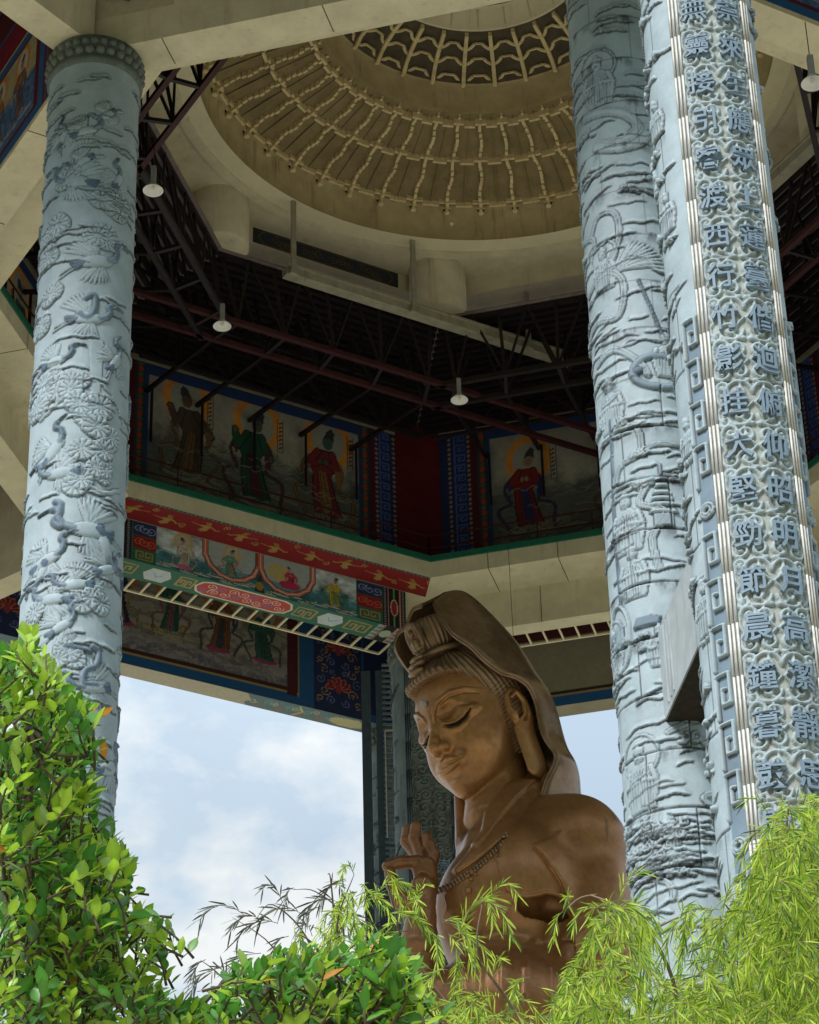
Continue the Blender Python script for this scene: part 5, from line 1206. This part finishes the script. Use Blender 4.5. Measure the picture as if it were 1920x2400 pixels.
# hood: lofted sections from the near rim, round the back, to the far rim
LV = [((0, -15, 346), (-20, 2, 349), (0, -62, 361)), ((34, 22, 314), (-50, 6, 352), (6, -98, 356)), ((58, 42, 280), (-72, 26, 322), (2, -122, 334)), ((80, 58, 243), (-100, 30, 318), (0, -142, 294)),
      ((102, 65, 214), (-113, 43, 290), (0, -158, 245)), ((121, 58, 183), (-120, 30, 252), (0, -170, 195)), ((134, 48, 141), (-124, 14, 215), (0, -172, 145)), ((142, 22, 102), (-132, 20, 150), (0, -171, 95)),
      ((149, -14, 80), (-140, 15, 90), (0, -168, 50)), ((149, -40, 52), (-146, -10, 50), (0, -163, 10)), ((146, -44, 10), (-146, -30, 5), (0, -156, -40)), ((144, -31, -42), (-144, -30, -45), (0, -150, -85)),
      ((145, -26, -79), (-145, -26, -80), (0, -146, -125)), ((153, -29, -121), (-150, -20, -121), (0, -143, -160)), ((151, -12, -146), (-148, 0, -150), (0, -142, -190)), ((141, 20, -176), (-140, 30, -180), (0, -142, -220)),
      ((128, 48, -212), (-125, 60, -215), (0, -145, -260)), ((112, 86, -234), (-105, 80, -255), (0, -150, -330)), ((86, 138, -268), (-90, 90, -280), (0, -155, -380)), ((70, 168, -285), (-80, 90, -300), (0, -155, -400))]
LVa = np.array(LV, float); t0 = np.arange(len(LV)); ti = np.linspace(0, len(LV)-1, 90)
def cr_interp(A, t):
    out_ = []
    for v in t:
        i = min(int(v), len(A)-2); u = v-i; p0 = A[max(i-1, 0)]; p1 = A[i]; p2 = A[i+1]; p3 = A[min(i+2, len(A)-1)]
        out_.append(.5*((2*p1)+(-p0+p2)*u+(2*p0-5*p1+4*p2-p3)*u*u+(-p0+3*p1-3*p2+p3)*u**3))
    return np.array(out_)
L2 = cr_interp(LVa, ti); NS = 56; HV = []
for n_, f_, b_ in L2:
    for j in range(NS+1):
        u = j/NS; th = u*pi; e = .86
        c_ = abs(cos(th))**e*(1 if cos(th) > 0 else -1); s2 = abs(sin(th))**e
        if c_ >= 0: s_c = b_[0]+(n_[0]-b_[0])*c_; a_c = n_[1]+(b_[1]-n_[1])*s2; b_c = n_[2]+(b_[2]-n_[2])*s2
        else: s_c = b_[0]+(b_[0]-f_[0])*c_; a_c = f_[1]+(b_[1]-f_[1])*s2; b_c = f_[2]+(b_[2]-f_[2])*s2
        HV.append(H(s_c, a_c, b_c))
HV = np.array(HV).reshape(len(L2), NS+1, 3)
for _ in range(2):
    HV[1:-1, 1:-1] = (HV[1:-1, 1:-1]*2+HV[:-2, 1:-1]+HV[2:, 1:-1]+HV[1:-1, :-2]+HV[1:-1, 2:])/6
id_ = np.arange(len(L2)*(NS+1)).reshape(len(L2), NS+1)
Fh = np.stack([id_[:-1, :-1], id_[1:, :-1], id_[1:, 1:], id_[:-1, 1:]], -1).reshape(-1, 4)
hood = mesh('hood', to_world(HV.reshape(-1, 3)), Fh, MBZ['hood'], statue, True)
sm = hood.modifiers.new('thickness', 'SOLIDIFY'); sm.thickness = .10; sm.offset = 1.0; sm.use_even_offset = False
# rolled rim along both free edges
rim = MB()
for e in (0, NS): rim.tube(to_world(HV[:, e]), [.045]*len(L2), 8)
rim.build('hood_rim', MBZ['hood'], statue, True)
# necklace beads laid on the chest
def front(x, y, G):
    D, lo, st_ = G; i = int(round((x-lo[0])/st_)); j = int(round((y-lo[1])/st_)); col_ = D[i, j]; k = np.where(col_ < 0)[0]
    if len(k) == 0: return None
    k = k[-1]; k2 = min(k+1, len(col_)-1); t = col_[k]/(col_[k]-col_[k2]+1e-9); return lo[2]+st_*(k+t)
bead = MB()
def add_ball(mb_, c_, r, n=8):
    m_ = 5; base = len(mb_.v); rr3 = r
    for i in range(m_+1):
        for j in range(n):
            th = pi*i/m_; ph = 2*pi*j/n; mb_.v.append((c_[0]+rr3*sin(th)*cos(ph), c_[1]+rr3*sin(th)*sin(ph), c_[2]+rr3*cos(th)))
    for i in range(m_):
        for j in range(n): mb_.f.append((base+i*n+j, base+i*n+(j+1) % n, base+(i+1)*n+(j+1) % n, base+(i+1)*n+j))
nk = np.array([(1186, 1954), (1166, 1982), (1140, 2010), (1112, 2034), (1084, 2053), (1055, 2071), (1022, 2087)], float)
seg = np.r_[0, np.cumsum(np.hypot(*np.diff(nk, axis=0).T))]
for off in (0, 5.5):
    for t in np.arange(0, seg[-1], 8.5):
        x = np.interp(t, seg, nk[:, 0])+off*.55; y = np.interp(t, seg, nk[:, 1])+off; z = front(x, y, GB)
        if z is not None: add_ball(bead, to_world([(x, y, z+2)])[0], .052)
bead.build('necklace', MBZ['hair'], statue, True)
pd = MB()
for x, y, r in ((1107, 2045, 6), (1114, 2049, 5), (1098, 2052, 5), (1104, 2060, 5), (1100, 2068, 4), (1098, 2086, 8)):
    z = front(x, y, GB); add_ball(pd, to_world([(x, y, (z or 250)+3)])[0], r*SU)
pts = [];
for y in range(2090, 2150, 6): z = front(1101, y, GB); pts.append(to_world([(1101, y, z+1)])[0])
pd.tube(pts, .025, 6); pd.build('pendant', MBZ['robe'], statue, True)
# ------------------------------------------------------------------ shrubs in front
def in_poly(x, y, pts):
    ins = False; n = len(pts); j = n-1
    for i in range(n):
        if (pts[i][1] > y) != (pts[j][1] > y) and x < (pts[j][0]-pts[i][0])*(y-pts[i][1])/(pts[j][1]-pts[i][1])+pts[i][0]: ins = not ins
        j = i
    return ins
def leafmat(name, rough=.35, trans=.35, spec=.5):
    return mat(name, rough=rough, spec=spec, var=.10, vscale=30, attr=True, trans=trans)
def orient(d, up):
    d = d/np.linalg.norm(d); x = np.cross(d, up); x /= np.linalg.norm(x)+1e-9; return d, x, np.cross(x, d)
BL = []                                    # broad leaf: (along, across, lift)
for t, w_ in ((0, .04), (.18, .55), (.42, .95), (.66, .86), (.86, .42), (1, .02)):
    for e, lf in ((-1, .16), (0, 0), (1, .16)): BL.append((t, e*w_, lf*w_))
BL = np.array(BL); BF = np.array([(i*3+j, i*3+j+1, i*3+j+4, i*3+j+3) for i in range(5) for j in (0, 1)])
def broad_leaf(Vs, Fs, Cs, p, d, nrm, L, wd, col, curl=.12):
    d, x, u = orient(d, nrm); b = sum(len(v) for v in Vs)
    t = BL[:, 0:1]; V = p+d*t*L+x*BL[:, 1:2]*wd*L+u*(BL[:, 2:3]*wd*L-curl*L*t*t)
    Vs.append(V); Fs.append(BF+len(Vs[:-1])*18); c = np.tile(col, (18, 1)); c[1::3] *= 1.25; Cs.append(c)
def bush(name, label, poly, dist, depth, nspr, leafL, rs, holes=(), orange=.02, dens=None, trunk=None):
    r = np.random.RandomState(rs); Vs, Fs, Cs = [], [], []; tw = MB(); xs = [p[0] for p in poly]; ys = [p[1] for p in poly]
    root_pt = ray(*trunk)*dist
    root = empty(name, (root_pt[0], root_pt[1], -1.7), label, 'bush')
    limbs = []
    for i in range(9):
        for _ in range(50):
            x, y = r.uniform(min(xs), max(xs)), r.uniform(min(ys), max(ys)+150)
            if in_poly(x, min(y, max(ys)-5), poly): break
        e = ray(x, y)*(dist+r.uniform(-.4, .4)*depth); m = (root_pt+e)/2+np.array([0, 0, -.12]); limbs.append(np.array([root_pt+(0, 0, -.5), m, e]))
        tw.tube([limbs[-1][0], m, e], [.02, .012, .006], 6)
    n = 0; tries = 0
    while n < nspr and tries < nspr*40:
        tries += 1
        x, y = r.uniform(min(xs), max(xs)), r.uniform(min(ys), max(ys))
        if not in_poly(x, y, poly) or any((x-hx)**2+(y-hy)**2 < hr*hr for hx, hy, hr in holes): continue
        n += 1
        u = r.uniform(-1, 1); P = ray(x, y)*(dist+u*depth*.5)
        cx_ = np.mean(xs); out_ = np.array([r.normal(.25, .5), r.normal(-.35, .4), r.normal(.75, .25)])
        out_ /= np.linalg.norm(out_); Ls = leafL*r.uniform(1.4, 2.4); base = P-out_*Ls
        st = np.array([base, base+out_*Ls*.5+r.normal(0, .006, 3), P]); tw.tube(st, [.0035, .0028, .002], 5)
        if r.rand() < .55: l_ = limbs[r.randint(len(limbs))]; q = min((l_[1]*(1-u_)+l_[2]*u_ for u_ in (.2, .5, .8, 1.)), key=lambda v: np.linalg.norm(v-base)); (np.linalg.norm(q-base) < .3) and tw.tube([base, (base*.5+q*.5)+np.array([0, 0, -.03]), q], [.003, .004, .006], 5)
        k = r.randint(6, 10); young = r.rand() < .36
        for j in range(k):
            t = (j+.8)/k; p = st[0]+(st[2]-st[0])*t; ang = j*2.4+r.uniform(-.3, .3); side = np.array([cos(ang), sin(ang), .0]); side -= out_*(side@out_)
            side /= np.linalg.norm(side)+1e-9; d = out_*(.55+.5*t)+side*(1.05-.65*t)+r.normal(0, .1, 3); L = leafL*r.uniform(.55, 1.2)*(1 if t < .85 else .8)
            nrm = np.array([r.normal(0, .35), -.45+r.normal(0, .4), 1.0])
            g_ = r.uniform(.7, 1.3)
            if r.rand() < orange*.5: col = np.array((.55, .24, .03))*g_
            elif young or t > .8 and r.rand() < .5: col = np.array((.28, .44, .035))*g_
            else: col = np.array((.055, .20, .028))*g_+np.array((.04, .05, 0))*r.rand()
            broad_leaf(Vs, Fs, Cs, p, d, nrm, L, .26*r.uniform(.85, 1.15), col, r.uniform(.02, .2))
    V = np.concatenate(Vs); Fc = np.concatenate(Fs)
    mesh('leaves', V, Fc, LM, root, True, col=np.clip(np.concatenate(Cs), 0, 1))
    tw.tube([np.array([root_pt[0], root_pt[1], -1.7]), np.array([root_pt[0]+.05, root_pt[1], root_pt[2]*.4]), root_pt+(0, 0, -.4)], [.06, .045, .03], 10)
    tw.build('branches', TWM, root, True)
    return root
LM = leafmat('glossy_green_leaves', .33, .38); TWM = mat('twig_bark', (.10, .075, .05), .85, .2, .3, 20)
left_poly = [(0, 1530), (35, 1500), (62, 1478), (90, 1500), (120, 1560), (150, 1610), (205, 1650), (252, 1690), (215, 1735), (190, 1770), (205, 1800), (232, 1865), (190, 1890), (160, 1920), (200, 1945), (262, 1935), (300, 2010), (300, 2060), (262, 2115), (310, 2125), (350, 2150), (395, 2170), (400, 2200), (340, 2260), (310, 2300), (300, 2340), (340, 2275), (365, 2300), (420, 2360), (520, 2350), (545, 2430), (0, 2430)]
bush('broadleaf_bush', 'glossy broadleaf green bush with a few orange leaves, tallest in the lower left corner', left_poly, 6.9, 1.5, 800, .053, 3, holes=((120, 1880, 26), (330, 2215, 30), (300, 2260, 26)), orange=.016, trunk=(90, 2520))
low_poly = [(520, 2420), (512, 2350), (540, 2290), (545, 2260), (600, 2270), (660, 2230), (725, 2210), (760, 2250), (800, 2230), (850, 2190), (900, 2200), (960, 2240), (985, 2235), (975, 2290), (990, 2330), (950, 2420)]
bush('broadleaf_bush', 'low broadleaf bush at the bottom, between the tall bush and the feathery yellow-green foliage', low_poly, 6.4, .9, 240, .055, 5, orange=.012, trunk=(740, 2520))
mid_poly = [(330, 2420), (345, 2340), (400, 2355), (470, 2345), (500, 2360), (530, 2420)]
bush('broadleaf_bush', 'small cluster of broad green leaves along the bottom edge beside the tall bush', mid_poly, 6.7, .6, 32, .06, 8, orange=.05, trunk=(430, 2520))
# feathery foliage: drooping sprays of needle-thin leaves
NL = np.array([(0, -.12, 0), (0, .12, 0), (.35, -.5, .0), (.35, .5, 0), (.75, -.38, 0), (.75, .38, 0), (1, 0, 0)])
NF = [(0, 1, 3, 2), (2, 3, 5, 4), (4, 5, 6, 6)]
def feathery(name, label, sprays, dist, depth, leafL, wd, rs, cols, trunk, mt, droop=1.0, kmul=1.0, cat='tree'):
    r = np.random.RandomState(rs); V, Fq, C = [], [], []; tw = MB(); rp = ray(*trunk)*dist; nn = 0
    root = empty(name, (rp[0], rp[1], -1.7), label, cat)
    for (x, y, ln, lean) in sprays:
        P = ray(x, y)*(dist+r.uniform(-.5, .5)*depth); h0 = np.array([r.normal(lean, .35), r.normal(-.2, .4), .2+r.normal(0, .25)]); v = h0/np.linalg.norm(h0); n = int(ln/leafL*3.2*kmul)+3; pts = [P]; st = ln/n
        for i in range(n):
            v = v+np.array([0, 0, -1.])*droop*2.6/n; v /= np.linalg.norm(v); pts.append(pts[-1]+v*st)
        tw.tube(pts[::2] if len(pts) > 4 else pts, .0012*dist/9, 4, False)
        for i in range(1, len(pts)):
            ax = pts[i]-pts[i-1]; ax /= np.linalg.norm(ax)
            for sd in range(2):
                ang = i*2.4+sd*pi+r.uniform(-.4, .4); side = np.array([cos(ang), sin(ang), .15]); side -= ax*(side@ax); side /= np.linalg.norm(side)+1e-9
                d = ax*.95+side*.48+np.array([0, 0, -.2]); L = leafL*r.uniform(.65, 1.2); d, xx, uu = orient(d, np.array([r.normal(0, .6), -1+r.normal(0, .5), r.normal(0, .6)]))
                tt = NL[:, 0:1]; V.append(pts[i]+d*tt*L+xx*NL[:, 1:2]*wd*2+np.array([0, 0, -1])*(tt**2)*L*.12)
                c = np.array(cols[r.randint(len(cols))])*r.uniform(.75, 1.25); C.append(np.tile(c, (7, 1))); Fq.append(nn); nn += 7
    V = np.concatenate(V); o_ = np.array(Fq)[:, None]
    Q = np.concatenate([o_+np.array([[0, 1, 3, 2]]), o_+np.array([[2, 3, 5, 4]])]); T = o_+np.array([[4, 5, 6]])
    faces = [tuple(q) for q in Q.tolist()]+[tuple(t_) for t_ in T.tolist()]
    mesh('leaves', V, faces, mt, root, True, col=np.clip(np.concatenate(C), 0, 1))
    return root, tw, rp
def spray_cloud(poly, n, ln, rs, dens=None, lean=0.):
    r = np.random.RandomState(rs); xs = [p[0] for p in poly]; ys = [p[1] for p in poly]; out_ = []
    while len(out_) < n:
        x, y = r.uniform(min(xs), max(xs)), r.uniform(min(ys), max(ys))
        if in_poly(x, y, poly) and (dens is None or r.rand() < dens(x, y)): out_.append((x, y, ln*r.uniform(.6, 1.4), lean+r.normal(0, .4)))
    return out_
FM = leafmat('needle_leaves', .5, .42, .25)
YG = [(.38, .52, .045), (.22, .37, .03), (.48, .58, .08), (.09, .20, .025), (.32, .46, .04)]
rp_poly = [(860, 2420), (880, 2250), (930, 2200), (1010, 2210), (1100, 2255), (1180, 2290), (1310, 2280), (1380, 2200), (1405, 2130), (1440, 2105), (1490, 2150), (1540, 2260), (1620, 2180), (1700, 2140), (1755, 2150), (1785, 2050), (1812, 1980), (1855, 1910), (1925, 1910), (1925, 2420)]
def dn(x, y):
    t = np.interp(y, [1850, 2100, 2250, 2400], [.5, .5, .62, 1.]); 
    if 1480 < x < 1740 and y < 2300: t *= .22
    t *= .75+.5*sin(x*.021+1)*sin(y*.017+x*.006)
    if x < 1345: t *= np.interp(y, [2220, 2320, 2400], [.05, .16, .6])
    if x > 1760: t = max(t, .85)
    return t
spr = spray_cloud(rp_poly, 950, .15, 4, dn)
spr += [(1125+r_[0], 2115+r_[1], .2, .5) for r_ in rng.normal(0, 14, (3, 2))]+[(1040+r_[0], 2195+r_[1], .18, .4) for r_ in rng.normal(0, 22, (8, 2))]
spr += [(1432+r_[0], 2115+abs(r_[1]), .16, .3) for r_ in rng.normal(0, 22, (14, 2))]+[(1330-i*10, 2125+i*12, .13, -.5) for i in range(2)]
spr += [(1700+r_[0], 2120+abs(r_[1]), .17, -.4) for r_ in rng.normal(0, 30, (14, 2))]+[(1560+i*18, 2160-i*4, .15, -.3) for i in range(8)]
spr += [(1806+r_[0]*.6, 1960+r_[1], .14, .25) for r_ in rng.normal(0, 26, (14, 2))]+[(1868+r_[0], 1880+abs(r_[1]), .15, .2) for r_ in rng.normal(0, 24, (13, 2))]
fr_, tw, rp = feathery('feathery_tree', 'feathery yellow-green weeping foliage along the bottom right, in front of statue and pillars', spr, 9.2, 2.2, .060, .0023, 6, YG, (1500, 2560), FM)
r = np.random.RandomState(12)
def limb(pts, r0, r1, dist=9.2): q = [ray(x, y)*(dist+dd) for x, y, dd in pts]; q = cr_line(q, 5); tw.tube(q, list(np.linspace(r0*(.33 if r0 > .015 else 1), r1*.6, len(q))), 6)
def cr_line3(q): return q
limb([(1500, 2560, 0), (1440, 2400, .2), (1450, 2280, .3), (1520, 2190, .2), (1590, 2150, 0)], .035, .004); limb([(1500, 2560, 0), (1560, 2480, 0), (1585, 2330, 0), (1520, 2180, -.1), (1450, 2125, -.1), (1385, 2098, 0)], .03, .004)
limb([(1500, 2560, 0), (1650, 2420, .1), (1760, 2290, .2), (1740, 2180, .2), (1700, 2120, .1)], .03, .004); limb([(1500, 2560, 0), (1760, 2450, -.2), (1860, 2200, -.1), (1840, 2000, 0), (1850, 1880, 0)], .035, .005)
limb([(1500, 2560, 0), (1300, 2480, .1), (1180, 2330, .1), (1120, 2230, 0), (1130, 2120, 0)], .03, .003); limb([(1300, 2480, .1), (1100, 2400, .1), (980, 2260, .1), (930, 2200, 0)], .02, .003); limb([(1330, 2130, 0), (1360, 2105, 0), (1400, 2096, 0)], .004, .004)
tw.tube([(rp[0], rp[1], -1.7), (rp[0]+.1, rp[1], rp[2]*.45), tuple(rp)], [.12, .09, .05], 10)
tw.build('branches', mat('pale_twig', (.20, .15, .11), .8, .2, .25, 20), fr_, True)
# centre-left: lighter, thinner sprays before the far pillar
cl_poly = [(700, 2200), (640, 2290), (700, 2180), (760, 2150), (800, 2080), (850, 2070), (900, 2130), (960, 2170), (1000, 2250), (980, 2330), (760, 2330)]
spr = spray_cloud(cl_poly, 60, .2, 14, lambda x, y: np.interp(x, [700, 820, 1000], [.3, 1, .9]))
spr += [(830, 2050, .16, .3), (850, 2075, .16, .6), (900, 2035, .1, .5), (815, 2110, .2, -.4), (930, 2140, .16, .3), (905, 2100, .14, .2)]
f2, tw, rp = feathery('feathery_tree', 'thin light green sprays in front of the statue\'s raised hand and the far pillar', spr, 9.8, 1.2, .055, .0024, 16, YG[:4], (860, 2560), FM)
for pts in ([(860, 2560, 0), (850, 2300, 0), (790, 2180, 0), (830, 2050, 0)], [(860, 2560, 0), (900, 2350, 0), (940, 2220, 0), (900, 2040, 0)], [(860, 2560, 0), (800, 2330, 0), (740, 2220, 0), (700, 2190, 0)]): limb(pts, .012, .002, 9.8)
tw.tube([(rp[0], rp[1], -1.7), (rp[0], rp[1], rp[2]*.5), tuple(rp)], [.06, .05, .02], 8); tw.build('branches', TWM, f2, True)
# dark bamboo sprays against the sky
BS = []
for (x, y, ln, le) in ((560, 2150, .26, -.8), (640, 2170, .24, -.6), (600, 2240, .24, -.7), (700, 2150, .26, -.5), (760, 2090, .2, -.4), (680, 2090, .22, -.3), (740, 2130, .24, -.6), (800, 2070, .18, -.5), (620, 2290, .22, -.5), (690, 2230, .24, -.4), (560, 2290, .18, -.5), (720, 2200, .24, .2), (760, 2170, .22, .2), (780, 2120, .2, -.3), (650, 2120, .2, -.7), (480, 2280, .2, -.6), (520, 2310, .2, -.3), (450, 2330, .16, -.4), (500, 2340, .18, .3), (470, 2255, .12, -.4), (600, 2160, .2, -.6), (665, 2200, .2, -.6), (745, 2235, .2, .1)): BS.append((x+12, y-6, ln, le))
f3, tw, rp = feathery('bamboo_spray', 'sparse dark bamboo twigs with hanging leaves seen against the cloudy sky, bottom centre', BS, 13.0, 1.0, .095, .0042, 26, [(.07, .085, .06), (.10, .11, .07), (.05, .07, .05)], (760, 2600), leafmat('bamboo_leaves', .5, .2, .3), .8, .62, 'bamboo')
for pts in ([(760, 2600, 0), (700, 2350, 0), (640, 2220, 0), (545, 2150, 0)], [(760, 2600, 0), (760, 2350, 0), (720, 2200, 0), (640, 2120, 0), (600, 2155, 0)], [(760, 2600, 0), (800, 2300, 0), (800, 2150, 0), (740, 2090, 0), (690, 2085, 0)], [(760, 2600, 0), (620, 2400, 0), (520, 2290, 0), (470, 2250, 0)], [(760, 2600, 0), (640, 2380, 0), (600, 2290, 0), (570, 2240, 0)], [(780, 2300, 0), (785, 2190, 0), (775, 2060, 0), (768, 2050, 0)]): limb(pts, .009, .0018, 13.0)
tw.tube([(rp[0], rp[1], -1.7), (rp[0], rp[1], rp[2]*.5), tuple(rp)], [.05, .04, .012], 8); tw.build('branches', TWM, f3, True)
# ------------------------------------------------------------------ pendant lamps
def lamp(x, y, t, label, sc=1.0, dark=False):
    P = ray(x, y)*t; root = empty('pendant_lamp', tuple(P), label, 'lamp', 'pendant lamps hung from the trusses')
    c = MB(); c.lathe((0, 0, 0), [(.02, .30), (.07, .28), (.12, .2), (.24, .06), (.285, .0), (.275, .0), (.23, .05), (.10, .17), (.0, .19)], 28); c.v = [(a*sc, b*sc, d*sc) for a, b, d in c.v]; mesh('reflector', np.array(c.v), c.f, M['lampw'] if not dark else M['lampg'], root, True, local=True)
    c = MB(); c.bar((0, 0, .27*sc), (0, 0, .82*sc), .17*sc, .14*sc); mesh('ballast_case', np.array(c.v), c.f, M['lampg'], root, False, local=True)
    c = MB(); c.tube([(0, 0, .82*sc), (0, 0, 1.9*sc)], .012, 6); mesh('hanger_rod', np.array(c.v), c.f, M['steeldark'], root, local=True)
    c = MB(); c.lathe((0, 0, 0), [(.0, .03), (.05, .045), (.06, .09), (.03, .16), (.0, .17)], 12); c.v = [(a*sc, b*sc, d*sc) for a, b, d in c.v]; mesh('bulb', np.array(c.v), c.f, M['white'], root, True, local=True)
lamp(359, 447, 77, 'pendant lamp just right of the crane pillar\'s upper part, below the sloping truss'); lamp(521, 765, 86, 'pendant lamp above the painted figures on the left half of the dark wall')
lamp(1077, 938, 90, 'pendant lamp near the centre, above the dark red corner board'); lamp(676, 1547, 100, 'pendant lamp hanging low beside the blue frame under the lattice'); lamp(1906, 196, 66, 'large pendant lamp at the right edge near the top', 1.0)
lamp(281, 1449, 98, 'pendant lamp half hidden by the crane pillar\'s right edge')
# ------------------------------------------------------------------ steel ladder by the far pillar
d4 = vdir(4); t4 = np.array([d4[1], -d4[0]]); lad = empty('steel_ladder', (vpos(4, 21)[0], vpos(4, 21)[1], -1.7), 'tall dark steel ladder with close rungs, beside the far pillar at left of the statue', 'ladder')
def atd(x, y, t): return ray(x, y)*t
def vert_at(x, y, yy): # horizontal position where the ray through (x, y) reaches depth yy
    d = ray(x, y); return d[0]/d[1]*yy
XL = [vert_at(x, 1750, 84.6) for x in (856, 890, 928)]
for x_, w_ in ((XL[0], .20), (XL[1], .26), (XL[2], .10)):
    c = MB(); c.bar((x_, 84.6, 2), (x_, 84.6, 45.6), w_, .2); c.bar((x_+w_*.5+.02, 84.5, 2), (x_+w_*.5+.02, 84.5, 45.6), .04, .2); c.build('stile', M['darkrail'], lad)
for i in range(100):
    c = MB(); z = 25+i*.21; c.bar((XL[1]+.12, 84.45, z), (XL[2]+.02, 84.45, z), .10, .07); c.build('rung', M['slat'], lad)
for z in (43.2, 33.0): 
    c = MB(); c.bar((XL[1]+.2, 84.35, z-4), (XL[1]+.2, 84.35, z), .05); c.bar((XL[1]+.2, 84.35, z), (XL[2], 84.35, z), .05); c.build('guard', M['rail'], lad)
# added slopes round the viewer (not in the picture; they close off the low sky behind the camera)
hr_ = []; nseg = 64
for i in range(nseg+1):
    az = R_(80)+R_(200)*i/nseg
    for rr2, hh in ((60, -1.6), (110, 30+5*math.sin(i*.7)), (200, 102+9*math.sin(i*.9)+5*math.sin(i*2.3)), (420, 225+22*math.sin(i*.6)), (700, 150)): hr_.append((rr2*sin(az), rr2*cos(az)-5, hh))
mesh('sky_blocking_hill', hr_, [(i*5+j, (i+1)*5+j, (i+1)*5+j+1, i*5+j+1) for i in range(nseg) for j in range(4)], mat('added_slope', (.045, .07, .03), .95, .1, .4, .15), None, True); tag(bpy.data.objects['sky_blocking_hill'], kind='structure')
for o in COL.objects:
    if o.parent is None and o.type == 'EMPTY': o['kind'] = 'thing'
